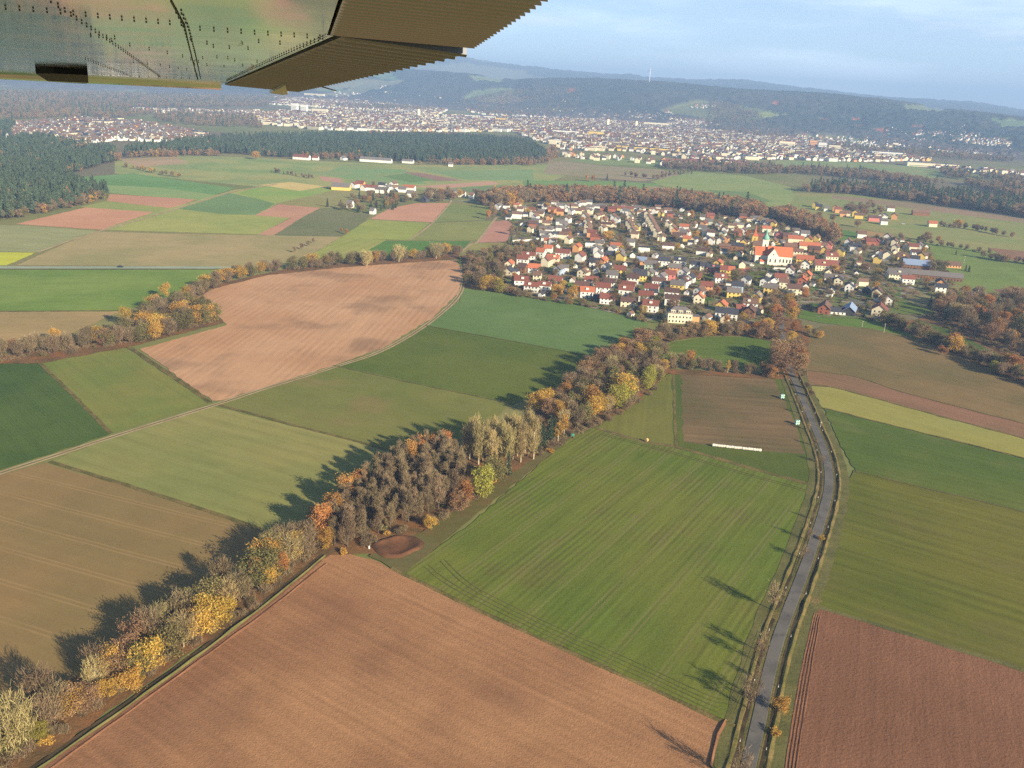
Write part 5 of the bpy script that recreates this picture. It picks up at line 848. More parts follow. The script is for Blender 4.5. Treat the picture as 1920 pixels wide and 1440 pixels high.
link('hall_wall', mesh('hall_wall', *gable_walls(9, 8, 4.5, 4.0), M_WALL['y']), gt, (3, -6, 0)); link('hall_roof', mesh('hall_roof', *gable_roof(9, 8, 4.5, 4.0), M_ROOF['b']), gt, (3, -6, 0))
sg = at(1272, 604); so = empty('school', (sg[0], sg[1], 0), math.radians(-2)); tag(so, 'cream school with grey roof, three dormers and rows of windows', 'school')
link('wall', MB().box((0, 0, 3.9), (17.5, 10, 7.8)).me('wall', M_WALL['c']), so); sr = link('roof', mesh('roof', *hip_roof(17.5, 10, 7.8, 4.0), M_ROOF['g']), so)
for x in (-5.4, 0, 5.4):
    d = link('dormer', MB().box((0, 0, 0), (3.2, 2.6, 1.9)).me('dormer', M_WALL['c']), sr, (x, -4.0, 8.9)); link('dormer_roof', MB().box((0, 0, 1.0), (3.6, 3.0, 0.2)).me('dormer_roof', M_ROOF['g']), d) if False else None
    for q in (-0.75, 0.75): link('window', win_mesh(0.9, 1.1), d, (q, -1.3, 0))
for r_ in range(2):
    for i in range(7): link('window', win_mesh(1.0, 1.4), so, (-7.4 + i * 2.46, -5.0, 1.9 + r_ * 3.2))
    for i in range(3): link('window', win_mesh(1.0, 1.4), so, (8.75, -3 + i * 3, 1.9 + r_ * 3.2), (0, 0, math.pi / 2))
link('annex_wall', MB().box((11.6, 1, 2.7), (5.8, 7, 5.4)).me('annex_wall', M_WALL['o']), so); link('annex_roof', MB().box((11.6, 1, 5.55), (6.2, 7.4, 0.3)).me('annex_roof', M_ROOF['g']), so)
# garden walls
for a, b, lab in [((961, 454), (972, 453), 'short white garden wall beside the pink field'), ((978, 454), (1010, 450), 'long white garden wall beside the olive meadow strip'), ((1394, 494), (1412, 497), 'pale churchyard wall west of the church'), ((1446, 505), (1474, 506), 'white churchyard wall in front of the church')]:
    A, B = at(*a), at(*b); d = B - A; L = float(np.hypot(d[0], d[1])); nseg = 6; o = empty('garden_wall', tuple((A + B) / 2), math.atan2(d[1], d[0])); tag(o, lab, 'wall')
    link('wall', MB().box((0, 0, 1.0), (L, 0.35, 2.0)).me('wall', M_PLASTER), o); link('coping', MB().box((0, 0, 2.09), (L + 0.2, 0.55, 0.16)).me('coping', M_TRIM), o)

# ------------------------------------------------------------------ garden trees of the village
VP = gpoly(VILLAGE); HP = np.array([h['p'] for h in HOUSES] + [cg[:2], g[:2], sg[:2]]); HR = np.array([max(h['L'], h['W']) * 0.55 for h in HOUSES] + [16, 8, 12])
def clear(q, extra=0.5): return np.all(np.hypot(*(HP - q).T) > HR + extra)
cnt = 0
for q in sample(VP, 900, 7.5):
    if cnt >= 240: break
    if not clear(q): continue
    k = mixk({'bare': 8, 'rust': 3, 'conifer': 3, 'gold': 1.2, 'orange': 1.6, 'olive': 2}); plant(k, *q, rng.uniform(5, 10.5), 'in the village gardens', None, 'garden_tree'); cnt += 1
for k, x, y, h in [('gold', 1140, 454, 14), ('orange', 1238, 406, 9), ('gold', 1304, 450, 11), ('orange', 1322, 470, 11), ('gold', 1026, 393, 10), ('orange', 1066, 448, 9), ('orange', 1028, 382, 13), ('gold', 956, 388, 20), ('orange', 1110, 378, 12), ('orange', 1296, 412, 13), ('conifer', 1160, 532, 10), ('conifer', 1104, 490, 10), ('gold', 1566, 512, 9), ('orange', 1344, 556, 9), ('gold', 1536, 534, 6), ('orange', 1506, 560, 11), ('gold', 1205, 590, 8), ('bare', 1418, 486, 9), ('bare', 1404, 492, 8), ('bare', 1412, 478, 9)]: plant_px(k, x, y, h, 'between the village houses', None)
TREES = [t for t in TREES if t[4] in ('in the village gardens',) or clear(np.array(t[1:3]), -1.5)]
TM = {Z1: ('pale corner tree', (26, 1418)), Z2: ('dry pond', (740, 1035)), Z3: ('spruces', (1025, 835)), Z4: ('poplars', (990, 860)), Z5: ('road', (1475, 700)), Z6: ('road', (1478, 700)), Z7: ('road', (1475, 640)), Z8: ('pink field', (262, 655)), Z9: ('sea green field', (890, 545)), Z10: ('red farmhouse', (1647, 591)), Z11: ('white house', (1832, 557)), Z12: ('field entrance', (1480, 1140)), Z13: ('yellow barn', (640, 356)), 'between the village houses': ('church', (1452, 498))}
items = [dict(t=t, p=(t[1], t[2]), label=None) for t in TREES]
from collections import Counter
NUM = Counter((t[0], t[4]) for t in TREES)
for it in items:
    t = it['t']; it['group'] = 'trees ' + t[4]
    if t[5]: it['label'] = t[5]
    elif t[6] or NUM[(t[0], t[4])] > 24 or 'shrub' in t[0]: it['label'] = f"{LOOK[t[0]]} {t[4]}"; it['group'] = f"{LOOK[t[0]]}s {t[4]}"
label_ranked([i for i in items if not i['label']], lambda i: (i['t'][0], i['t'][4]), lambda i: TM[i['t'][4]], lambda i: f"{LOOK[i['t'][0]]} {i['t'][4]}")
used = {}
for i in items: used.setdefault(i['label'], []).append(i)
for it in items:
    k, x, y, h, zone, _, pre = it['t']; pr = KINDS[k][int(rng.integers(len(KINDS[k])))]; s = h / pr[2]; w = s * rng.uniform(0.85, 1.2)
    nm = pre or NAME[k]
    if zone in (Z8,) and k == 'bare': nm = 'hedgerow_tree'
    if zone in (Z10, Z11, Z13) and k == 'bare': nm = 'woodland_tree'
    root = empty(nm, (x, y, 0.0), rng.uniform(0, 6.28)); root.scale = (w, w, s)
    tag(root, it['label'], 'shrub' if 'shrub' in k else 'tree', it['group'])
    link('trunk', pr[0], root); link('crown', pr[1], root)

# ------------------------------------------------------------------ the town
def town_house(name, L, W, H, R, wall, roof):
    V, Fc = gable_walls(L, W, H, R); V2, F2 = gable_roof(L, W, H, R, 0.4, 0.25); n = len(V)
    return bpy.data.objects.new(name, mesh(name, V + V2, Fc + [tuple(i + n for i in f) for f in F2], [M_WALL[wall], M_ROOF[roof]], [0] * len(Fc) + [1] * len(F2)))
def town_block(name, L, W, H, wall, roof):
    mb = MB().box((0, 0, H / 2), (L, W, H)).box((0, 0, H + 0.2), (L + 0.4, W + 0.4, 0.4), 1)
    for r_ in range(int(H // 3)):
        for i in range(int(L // 3.2)): mb.box((-L / 2 + 1.6 + i * 3.2, -W / 2, 1.7 + r_ * 3), (1.4, 0.1, 1.4), 2)
    return bpy.data.objects.new(name, mb.me(name, [M_WALL[wall], M_ROOF[roof], M_GLASS]))
TH = [town_house('t', 12, 9, 6, 3, 'w', 'r'), town_house('t', 11, 9, 5.5, 4, 'w', 'b'), town_house('t', 13, 10, 7, 4.5, 'c', 'd'), town_house('t', 12, 9, 6, 4, 'w', 'g'), town_house('t', 14, 10, 7.5, 4, 'c', 'b'), town_house('t', 13, 10, 6.5, 4.2, 'o', 'r'), town_house('t', 12, 9, 6, 3.6, 'y', 'b'), town_house('t', 12, 10, 6.5, 4, 'w', 'k'), town_block('t', 26, 12, 9, 'w', 'g'), town_block('t', 38, 16, 8, 'c', 'g'), town_block('t', 20, 12, 11, 'c', 'b')]
C_TOWN = proto_set('town_kind', TH)
ZONES = [([(15, 236), (150, 224), (260, 230), (330, 242), (425, 264), (330, 268), (230, 264), (120, 274), (20, 264)], 17, 'w'), ([(440, 216), (620, 206), (800, 216), (940, 222), (1200, 226), (1340, 246), (1560, 264), (1745, 302), (1600, 304), (1450, 299), (1300, 301), (1180, 284), (1060, 282), (960, 247), (760, 248), (600, 244), (500, 234)], 20, 'm'), ([(500, 180), (640, 181), (840, 206), (820, 216), (640, 204), (500, 196)], 30, 'm'), ([(1080, 216), (1250, 211), (1350, 236), (1300, 241), (1150, 229)], 25, 'm'), ([(1712, 264), (1800, 266), (1898, 282), (1908, 294), (1800, 291), (1722, 277)], 22, 'w'), ([(230, 206), (480, 209), (520, 221), (300, 213)], 26, 'm'), ([(1400, 241), (1530, 251), (1500, 259), (1400, 251)], 26, 'w'), ([(1240, 304), (1380, 307), (1440, 316), (1330, 316), (1245, 313)], 17, 'r'), ([(1720, 306), (1920, 326), (1900, 336), (1740, 313)], 34, 'm'), ([(708, 163), (745, 164), (762, 178), (732, 178)], 30, 'w'), ([(1660, 258), (1720, 268), (1700, 278), (1650, 268)], 36, 'w'), ([(1290, 198), (1340, 198), (1340, 203), (1290, 203)], 40, 'w'), ([(1030, 190), (1060, 190), (1060, 195), (1030, 195)], 35, 'w'), ([(860, 197), (1080, 204), (1240, 212), (1180, 224), (900, 216)], 50, 'w'), ([(1350, 235), (1560, 255), (1700, 270), (1640, 285), (1500, 265), (1360, 248)], 46, 'w'), ([(620, 172), (860, 186), (860, 201), (640, 184)], 60, 'w'), ([(1040, 286), (1250, 301), (1240, 310), (1060, 297)], 42, 'm')]
P, I, Sz, Ro = [], [], [], []; TP, TI, TS = [], [], []
WT = {'m': [2, 5, 1.5, 5, 4, 1, 1.5, 1.5, 1.4, 0.8, 1], 'w': [0.6, 5, 0.2, 7, 2.5, 0.3, 1, 1, 0.4, 0, 0.2], 'r': [5, 1, 5, 0, 0, 4, 1, 0, 0, 0, 0]}
for pl, sp, ty in ZONES:
    if ty != 'r' and pl[0][1] < 245 and pl[0][0] > 480 or pl[0][1] < 200:
        G3 = np.array([on_ground(*q) for q in pl])[:, :2]
    else: G3 = gpoly(pl)
    n = int(min(area(G3) / (sp * 0.86) ** 2, 7000)); Q = sample(G3, n, sp * 0.55); w = np.array(WT[ty], float); w /= w.sum()
    for q in Q:
        if float(wob(q[0], q[1], 130, 17)) > 0.75: continue
        P.append((q[0], q[1], float(ground_h(*q)))); I.append(int(rng.choice(len(w), p=w))); Sz.append(rng.uniform(0.7, 1.1)); Ro.append(math.radians(-12) + 0.5 * float(wob(q[0], q[1], 300, 25)) + rng.choice([0, math.pi / 2]) + rng.normal(0, 0.1))
    for q in sample(G3, int(n * 0.75)):
        TP.append((q[0], q[1], float(ground_h(*q)) - 0.2)); TI.append(int(rng.choice(IDX[mixk({'brown': 5, 'rust': 3, 'pine': 2, 'olive': 1})]))); TS.append(rng.uniform(0.4, 0.75))
    m_ = None
M_TOWN = field_mat('town_ground', C(132, 120, 108), C(110, 112, 82), None, patch=0.02, grain=0.3, mid=0.4)
for (pl, sp, ty), lab in zip(ZONES, ['the western suburb', 'the main town', 'the far works quarter', 'the hillside quarter', 'the white eastern suburb', 'the roadside strip', 'the green edge suburb', 'the red roofed hamlet', 'the eastern works', None, None, None, None]):
    if lab: sheet('town_ground', pl, M_TOWN, 'grey brown streets and gardens of ' + lab, rough=3.0)
scatter('distant_town', P, I, Sz, C_TOWN, 'bright distant town of white and cream houses filling the valley', None, Ro)
OP = []
for q in sample(VP, 1500, 9.0):
    if len(OP) < 150 and clear(q, 1.0): OP.append((q[0], q[1], 0.0))
scatter('outbuildings', OP, rng.choice([1, 3, 4, 7], len(OP)), rng.uniform(0.34, 0.62, len(OP)), C_TOWN, 'small sheds and garages between the village houses', None, rng.choice([-0.15, 1.1, 1.42], len(OP)) + rng.normal(0, 0.1, len(OP)))
scatter('town_woods', TP, TI, TS, C_TREES, 'bare trees between the houses of the distant town')
def landmark(px, py, L, W, H, wall, roof, label, name='town_building', gable=False, ang=-8):
    q = on_ground(px, py); o = empty(name, tuple(q), math.radians(ang)); tag(o, label, 'building', 'large buildings of the town')
    if gable: link('wall', mesh('wall', *gable_walls(L, W, H, W * 0.35), M_WALL[wall]), o); link('roof', mesh('roof', *gable_roof(L, W, H, W * 0.35), M_ROOF[roof]), o)
    else: link('wall', MB().box((0, 0, H / 2), (L, W, H)).me('wall', M_WALL[wall]), o); link('roof', MB().box((0, 0, H + 0.3), (L + 0.5, W + 0.5, 0.6)).me('roof', M_ROOF[roof]), o)
    k = max(2, int(L / 7))
    if H > 8:
        for r_ in range(int(H // 6)): link('window_band', MB().box((0, -W / 2, 2.5 + r_ * 5), (L * 0.92, 0.2, 1.2)).me('window_band', M_GLASS), o)
for a in [(553, 210, 24, 20, 34, 'w', 'g', 'white tower block at the western town end, the more westerly of two'), (571, 213, 24, 20, 34, 'w', 'g', 'white tower block at the western town end, nearer the long yellow block'), (600, 215, 60, 16, 22, 'c', 'g', 'long cream block beside the two white tower blocks'), (590, 182, 120, 40, 20, 'c', 'g', 'long pale yellow factory hall beyond the tower blocks'), (900, 222, 130, 40, 12, 'w', 'g', 'long white hall on the near side of the brown wood'),
          (1180, 282, 72, 16, 12, 'y', 'k', 'long yellow barrack with black roof, first from the pine forest'), (1210, 285, 60, 16, 12, 'y', 'k', 'second long yellow barrack with black roof from the pine forest'), (1236, 287, 52, 16, 12, 'y', 'k', 'third long yellow barrack with black roof from the pine forest'), (1117, 256, 50, 18, 16, 'y', 'g', 'square yellow block in the middle of the town'), (1060, 252, 90, 18, 12, 'w', 'b', 'long white block above the pine forest corner'), (1474, 277, 50, 22, 20, 'c', 'o', 'cream block with orange roof in the eastern town'), (1523, 277, 24, 20, 24, 'o', 'g', 'peach tower block in the eastern town'), (1540, 280, 26, 20, 22, 'w', 'g', 'white tower block in the eastern town'), (1563, 283, 36, 18, 18, 'c', 'b', 'cream block beside the white eastern tower block'),
          (1745, 313, 130, 36, 10, 'c', 'g', 'very long low cream hall at the eastern town edge'), (1660, 292, 90, 40, 12, 'w', 'g', 'broad white works hall in the eastern town'), (1230, 237, 110, 18, 16, 'c', 'g', 'long cream row of flats under the wooded hill'), (1062, 268, 70, 24, 9, 'w', 'g', 'low white hall beside the forest corner'), (940, 228, 50, 20, 14, 'y', 'r', 'yellow block with red roof by the long white hall'), (680, 245, 190, 40, 8, 'w', 'g', 'long low white hall behind the pine forest')]: landmark(*a)
for x, y, h, lab in [(1139, 238, 44, 'cream church tower in the town centre'), (1192, 240, 40, 'pale twin church tower east of the town centre'), (785, 220, 46, 'slim white tower in the western town')]:
    q = on_ground(x, y); o = empty('town_tower', tuple(q), 0.3); tag(o, lab, 'tower'); link('wall', MB().box((0, 0, h * 0.35), (10, 10, h * 0.7)).me('wall', M_WALL['c']), o); link('roof', MB().lathe([(6, h * 0.7), (5, h * 0.8), (2, h * 0.88), (0.2, h)], 8).me('roof', M_ROOF['b']), o)
# wind turbine on the ridge
q = on_ground(1217, 157); wt_ = empty('wind_turbine', (q[0], q[1], q[2] - 4), math.radians(150)); tag(wt_, 'white wind turbine standing on the wooded ridge', 'wind turbine')
M_WT = plain('turbine_white', C(250, 250, 250), var=0.02, rough=0.5)
link('tower', MB().lathe([(2.6, 0), (1.4, 88)], 10).me('tower', M_WT, True), wt_); nc = link('nacelle', MB().box((0, 1, 89.5), (3.6, 9, 3.6)).me('nacelle', M_WT), wt_)
bl = MB().add([(-1.6, 0, 0), (1.6, 0, 0), (1.9, 0, 9), (0.3, 0, 42), (-0.3, 0, 42), (-0.8, 0, 9), (-1.6, 0.6, 0), (1.6, 0.6, 0), (1.9, 0.4, 9), (0.3, 0.15, 42), (-0.3, 0.15, 42), (-0.8, 0.4, 9)], [(0, 1, 2, 3, 4, 5), (11, 10, 9, 8, 7, 6)] + [(i, 6 + i, 6 + (i + 1) % 6, (i + 1) % 6) for i in range(6)]).me('blade', M_WT)
for a in (10, 130, 250): link('blade', bl, wt_, (0, -4, 89.5), (0, math.radians(a), 0))

# ------------------------------------------------------------------ bales, posts, poles, cars
M_WRAP = plain('pale_green_wrap', C(190, 226, 206), rough=0.35, spec=0.4, var=0.08, scale=3); M_WHITE_WRAP = plain('white_wrap', C(238, 228, 206), rough=0.4, spec=0.4, var=0.12, scale=2); M_HAY = plain('hay', C(214, 176, 112), var=0.25, scale=4); M_NET = plain('green_sheet', C(70, 150, 110), var=0.1)
def bale_mesh(name, r, L, mat):
    mb = MB(); k = 14; prof = [(r * 0.86, -L / 2), (r, -L / 2 + 0.12), (r * 1.02, 0), (r, L / 2 - 0.12), (r * 0.86, L / 2)]
    return mb.tube([(x, 0, r) for _, x in prof], [q for q, _ in prof], k).me(name, mat, False)
bm_w = bale_mesh('silage_bale', 0.66, 1.25, M_WHITE_WRAP); A, B = at(1335, 838), at(1427, 848); n = int(np.hypot(*(B - A)[:2]) / 1.27); a = math.atan2(B[1] - A[1], B[0] - A[0])
for i in range(n):
    q = A + (B - A) * (i + 0.5) / n; o = link('silage_bale', bm_w, None, (q[0], q[1], 0.42), (rng.uniform(-0.3, 0.3), 0, a + rng.normal(0, 0.03))); o.scale = (1, rng.uniform(0.95, 1.04), rng.uniform(0.95, 1.05)); tag(o, 'white wrapped round bale in the long row below the brown stubble', 'bale', 'white wrapped bales in the long row')
def wrapped_stack(px, py, lab):
    q = at(px, py); o = empty('wrapped_bale_stack', (q[0], q[1], 0.35), math.radians(20)); tag(o, lab, 'bales')
    b = bale_mesh('bale', 0.62, 1.2, M_WRAP)
    for x, z in ((-0.64, 0), (0.64, 0)): link('bale', b, o, (x, 0, z), (0, 0, math.pi / 2))
    for x in (-0.64, 0.64): link('bale', b, o, (x, 0, 1.22), (0, 0, math.pi / 2))
wrapped_stack(1466, 748, 'pale green wrapped bales beside the road, nearer the trees'); wrapped_stack(1494, 797, 'pale green wrapped bales beside the road, nearer the white bale row')
q = at(1212, 829); tag(link('hay_bale', bale_mesh('hay_bale', 0.85, 1.4, M_HAY), None, (q[0], q[1], 0.3), (0, 0, 0.9)), 'single round straw bale on the green meadow', 'bale')
q = at(1073, 820); tag(link('garden_tank', MB().lathe([(0.9, 0), (1.0, 0.2), (1.0, 1.3), (0.8, 1.6), (0.3, 1.7)], 12).me('garden_tank', M_NET), None, (q[0], q[1], 0.2)), 'small green water tank at the corner of the drilled field', 'tank')
q = at(692, 1030); tag(link('marker_stone', MB().lathe([(0.35, 0), (0.32, 0.8), (0.2, 1.1), (0.05, 1.2)], 8).me('marker_stone', M_PLASTER), None, (q[0], q[1], 0.3)), 'small white marker stone at the rim of the dry pond', 'stone')
RL = smooth_line(gpoly(ROAD[:14]), 2.0); RT = np.gradient(RL, axis=0); RT /= np.linalg.norm(RT, axis=1)[:, None]; RN = np.stack([RT[:, 1], -RT[:, 0]], 1); rd = np.concatenate([[0], np.cumsum(np.hypot(*np.diff(RL, axis=0).T))])
post_w = MB().box((0, 0, 0.45), (0.14, 0.12, 0.9)).me('post', M_PLASTER); post_b = MB().box((0, 0, 0.72), (0.15, 0.13, 0.2)).me('band', plain('post_black', C(40, 40, 40)))
PO = []
for s_ in np.arange(30, rd[-1] - 5, 27.0):
    i = int(np.searchsorted(rd, s_)); sh = rng.uniform(-4, 4)
    for sd in (-1, 1): PO.append((RL[i] + RN[i] * sd * 3.35, sd, s_))
for sd, nm in ((-1, 'western'), (1, 'eastern')):
    for i, (p_, _, s_) in enumerate([x for x in PO if x[1] == sd]):
        o = empty('roadside_post', (p_[0], p_[1], 0.25)); tag(o, f'white roadside post, {ordinal(i)} along the {nm} road edge going up to the village', 'post', 'white roadside posts'); link('post', post_w, o); link('band', post_b, o)
for x, y, h, lab in [(1657, 624, 7, 'pale wooden pole in the meadow below the red farmhouse'), (1616, 614, 5, 'short pale pole on the vivid green strip'), (1810, 428, 9, 'thin pale pole on the far pasture'), (1807, 494, 8, 'pale pole on the eastern meadow beside the lodge'), (1538, 802, 3.4, 'small pale sign post at the road east side')]:
    q = at(x, y); o = empty('pole', (q[0], q[1], 0.0)); tag(o, lab, 'pole'); link('shaft', MB().lathe([(0.14, 0), (0.11, h)], 7).me('shaft', M_TRIM), o); link('crossarm', MB().box((0, 0, h - 0.4), (1.2, 0.12, 0.12)).me('crossarm', M_TRIM), o)
M_TYRE = plain('tyre', (0.02, 0.02, 0.02, 1))
def car(px, py, col, ang, lab, nm='car'):
    q = at(px, py); o = empty(nm, (q[0], q[1], 0.45), ang); tag(o, lab, 'car'); mt = plain('paint', col, rough=0.3, spec=0.5, var=0.02)
    V = [(-2.2, 0.35), (-2.25, 0.75), (-1.5, 0.95), (-0.9, 1.0), (1.3, 0.95), (2.1, 0.8), (2.2, 0.35)]; k = len(V)
    link('body', mesh('body', [(x, -0.88, z) for x, z in V] + [(x, 0.88, z) for x, z in V], [tuple(range(k)), tuple(range(2 * k - 1, k - 1, -1))] + [(i, i + k, (i + 1) % k + k, (i + 1) % k) for i in range(k)], mt), o)
    V = [(-1.7, 0.94), (-1.2, 1.42), (0.3, 1.45), (1.1, 0.94)]
    cb = link('cabin', mesh('cabin', [(x, -0.76, z) for x, z in V] + [(x, 0.76, z) for x, z in V], [(0, 1, 2, 3), (7, 6, 5, 4), (0, 4, 5, 1), (2, 6, 7, 3), (3, 7, 4, 0)], M_GLASS), o); link('roof', MB().box((-0.45, 0, 1.46), (1.5, 1.5, 0.06)).me('roof', mt), cb)
    wm = MB().tube([(0, -0.1, 0), (0, 0.1, 0)], [0.33, 0.33], 12).me('wheel', M_TYRE)
    for x in (-1.35, 1.35):
        for y in (-0.85, 0.85): link('wheel', wm, o, (x, y, 0.33))
car(226, 502, C(50, 52, 56), 0.0, 'dark car driving on the pale country road'); car(1216, 437, C(240, 240, 240), 1.1, 'white car parked in the lane by the diagonal row'); car(1219, 443, C(200, 205, 215), 1.1, 'silver car parked behind the white car in the lane'); car(1693, 421, C(240, 240, 236), -0.2, 'white van parked below the hillside hamlet')

# ------------------------------------------------------------------ the aeroplane wing overhead
s_dir = ray(400, 210); c0 = ray(5580, 417); c_dir = c0 - s_dir * (c0 @ s_dir); c_dir /= np.linalg.norm(c_dir); n_dir = np.cross(c_dir, s_dir); n_dir = n_dir if n_dir[2] > 0 else -n_dir
WH = 0.10
def wing_sc(x, y, h=WH):
    """photo point -> (spanwise, chordwise) metres in the plane of the wing's lower skin"""
    d = ray(x, y); t = h / (d @ n_dir); return np.array([(d @ s_dir) * t, (d @ c_dir) * t])
WM = Matrix(((c_dir[0], s_dir[0], n_dir[0], 0), (c_dir[1], s_dir[1], n_dir[1], 0), (c_dir[2], s_dir[2], n_dir[2], CAM_H), (0, 0, 0, 1)))     # wing frame: x chord (aft), y span (out), z up
wing = bpy.data.objects.new('aircraft_wing', None); COL.objects.link(wing); wing.matrix_world = WM; tag(wing, 'metal underside of a small aeroplane wing with riveted skin at the top', 'aircraft wing')
def W3(x, y, dz=0.0): s, c = wing_sc(x, y); return (c, s, WH + dz)
m = N('polished_skin'); tc = m.n('ShaderNodeTexCoord').outputs['Object']
bh = m.noise(tc, 3.0, 2); M_SKIN = m.done(m.mix(m.rng(m.noise(tc, 6, 4), 0.35, 0.7), (0.70, 0.68, 0.62, 1), (0.62, 0.60, 0.55, 1)), m.rng(m.noise(tc, 9, 4), 0.3, 0.7, 0.05, 0.11), 0.5, 1.0, bh, 0.008, 0.12)
m = N('dark_reflection_skin'); tc = m.n('ShaderNodeTexCoord').outputs['Object']; M_DARK_REFLECTION = m.done(m.mix(m.noise(tc, 7, 4), (0.15, 0.155, 0.165, 1), (0.19, 0.195, 0.205, 1)), 0.4, 0.4, 0.2)  # aileron: wing metal in a darker colour, its dark reflection painted in
m = N('flap_skin'); tc = m.n('ShaderNodeTexCoord').outputs['Object']; M_FLAP = m.done(m.mix(m.noise(tc, 7, 4), (0.36, 0.375, 0.40, 1), (0.42, 0.435, 0.46, 1)), 0.24, 0.5, 0.6)
M_BLACK = plain('black_rubber', (0.012, 0.012, 0.014, 1), rough=0.6); M_RIVET = plain('rivet_head', (0.16, 0.15, 0.13, 1), rough=0.5, metal=0.6); M_CREAM = plain('tip_paint', C(236, 226, 200), rough=0.4)
S_TIP = wing_sc(430, 160)[0]; S_IN = wing_sc(300, -260)[0]
def chord_at(s, pa, pb):
    a, b = wing_sc(*pa), wing_sc(*pb); t = (s - a[0]) / (b[0] - a[0]); return a[1] + (b[1] - a[1]) * t
HINGE = ((628, 66), (420, 157)); TE_A = ((1005, 0), (890, 80)); TE_B = ((872, 86), (540, 170))
# main lower skin with the rounded tip and the upper skin above it
s_mid = wing_sc(628, 67)[0]; ss = np.concatenate([np.linspace(S_IN, s_mid, 14), np.linspace(s_mid + 0.002, S_TIP, 28)]); Vw, Fw = [], []
le = wing_sc(-260, 60)[1] * 0 - 1.55
for s in ss:
    hc = chord_at(s, *HINGE) if s > s_mid else chord_at(s, (613, 66), (634, 0)); nose = le + 0.30 * max(0, (s - (S_TIP - 0.9)) / 0.9) ** 2
    prof = [(nose - 0.10, 0.10), (nose - 0.06, 0.045), (nose + 0.02, 0.012), (nose + 0.15, 0.002)] + [(nose + 0.15 + (hc - nose - 0.15) * k / 8, 0.0) for k in range(1, 9)] + [(hc, 0.075), ((nose + hc) / 2, 0.15), (nose, 0.14)]
    for c, z in prof: Vw.append((c, s, WH + z))
k = 15
for a in range(len(ss) - 1):
    for b in range(k): Fw.append((a * k + b, (a + 1) * k + b, (a + 1) * k + (b + 1) % k, a * k + (b + 1) % k))
# tip cap: rounded end
tipV = []
for q in range(1, 5):
    an = q / 4 * math.pi / 2
    for b in range(k):
        c, s, z = Vw[(len(ss) - 1) * k + b]; zc = WH + 0.03; tipV.append((c * (1 - 0.004 * q), S_TIP + 0.16 * math.sin(an), zc + (z - zc) * max(0.03, math.cos(an)) - 0.034 * math.sin(an)))
n0 = len(Vw); Vw += tipV
for q in range(4):
    base = (len(ss) - 1) * k if q == 0 else n0 + (q - 1) * k; nx_ = n0 + q * k
    for b in range(k): Fw.append((base + b, nx_ + b, nx_ + (b + 1) % k, base + (b + 1) % k))
sk = link('wing_skin', mesh('wing_skin', Vw, Fw, M_SKIN, None, False), wing)
# corrugated flap (inboard) and aileron (outboard): ridges run from hinge to trailing edge
def corrugated(name, s0, s1, te, mat, nrib, depth, drop, hoff, scal=0.003, front=HINGE):
    V, Fc = [], []; nn = nrib * 8; hs = np.linspace(s0, s1, nn + 1)
    for i, s in enumerate(hs):
        ph = 2 * math.pi * i / 8; w = max(0.0, math.sin(ph)) ** 1.5 * depth; h0 = chord_at(s, *front) + hoff; t1 = chord_at(s, *te) + scal * math.sin(ph)
        for f_ in (0.0, 0.04, 0.5, 1.0): V.append((h0 + (t1 - h0) * f_, s, WH - drop * f_ - w * (1 if 0.02 < f_ else 0)))
        for f_ in (1.0, 0.5, 0.0): V.append((h0 + (t1 - h0) * f_, s, WH - drop * f_ + 0.012 + 0.05 * (1 - f_)))
    for i in range(nn):
        for b in range(7): Fc.append((i * 7 + b, (i + 1) * 7 + b, (i + 1) * 7 + (b + 1) % 7, i * 7 + (b + 1) % 7))
    Fc.append(tuple(range(7))); Fc.append(tuple(nn * 7 + b for b in range(6, -1, -1)))
    return link(name, mesh(name, V, Fc, mat), wing)
corrugated('flap', S_IN, s_mid - 0.008, TE_A, M_FLAP, 30, 0.0022, 0.004, 0.004, 0.002, ((613, 66), (634, 0)))
corrugated('aileron', s_mid + 0.008, S_TIP - 0.02, TE_B, M_DARK_REFLECTION, 40, 0.0022, 0.012, 0.012)
# smooth inboard panel, hinge fairing, seams, inspection plates
def strip_on(name, pts, w, mat, dz=-0.0015):
    V, Fc = [], []; P_ = [np.array(W3(*p_)) for p_ in pts]
    for i, p_ in enumerate(P_):
        d = P_[min(i + 1, len(P_) - 1)] - P_[max(i - 1, 0)]; d /= np.linalg.norm(d) + 1e-9; nrm = np.array([d[1], -d[0], 0]); V += [tuple(p_ + nrm * w / 2 + [0, 0, dz]), tuple(p_ - nrm * w / 2 + [0, 0, dz])]
    for i in range(len(P_) - 1): Fc.append((2 * i, 2 * i + 1, 2 * i + 3, 2 * i + 2))
    return link(name, mesh(name, V, Fc, mat), sk)
M_SEAM = plain('seam_dark', (0.10, 0.095, 0.085, 1), rough=0.7)
for pts in ([(320, -60), (320, 0), (346, 48), (360, 110), (372, 150)], [(346, 48), (450, 56), (540, 62), (612, 66)], [(420, 155), (480, 128), (560, 92), (612, 66)], [(612, 66), (700, 70), (800, 75), (878, 82)], [(165, 155), (260, 153), (372, 150), (420, 155)]): strip_on('seam', pts, 0.0014, M_SEAM)
def plate(pts):
    strip_on('inspection_plate_rim', list(pts) + [pts[0]], 0.0014, M_SEAM, -0.0012)
plate([(362, 116), (368, 112), (420, 114), (470, 120), (476, 124), (466, 127), (400, 125), (366, 122)]); plate([(356, 72), (362, 69), (410, 72), (452, 78), (456, 82), (446, 85), (390, 82), (360, 78)])
rv = MB()
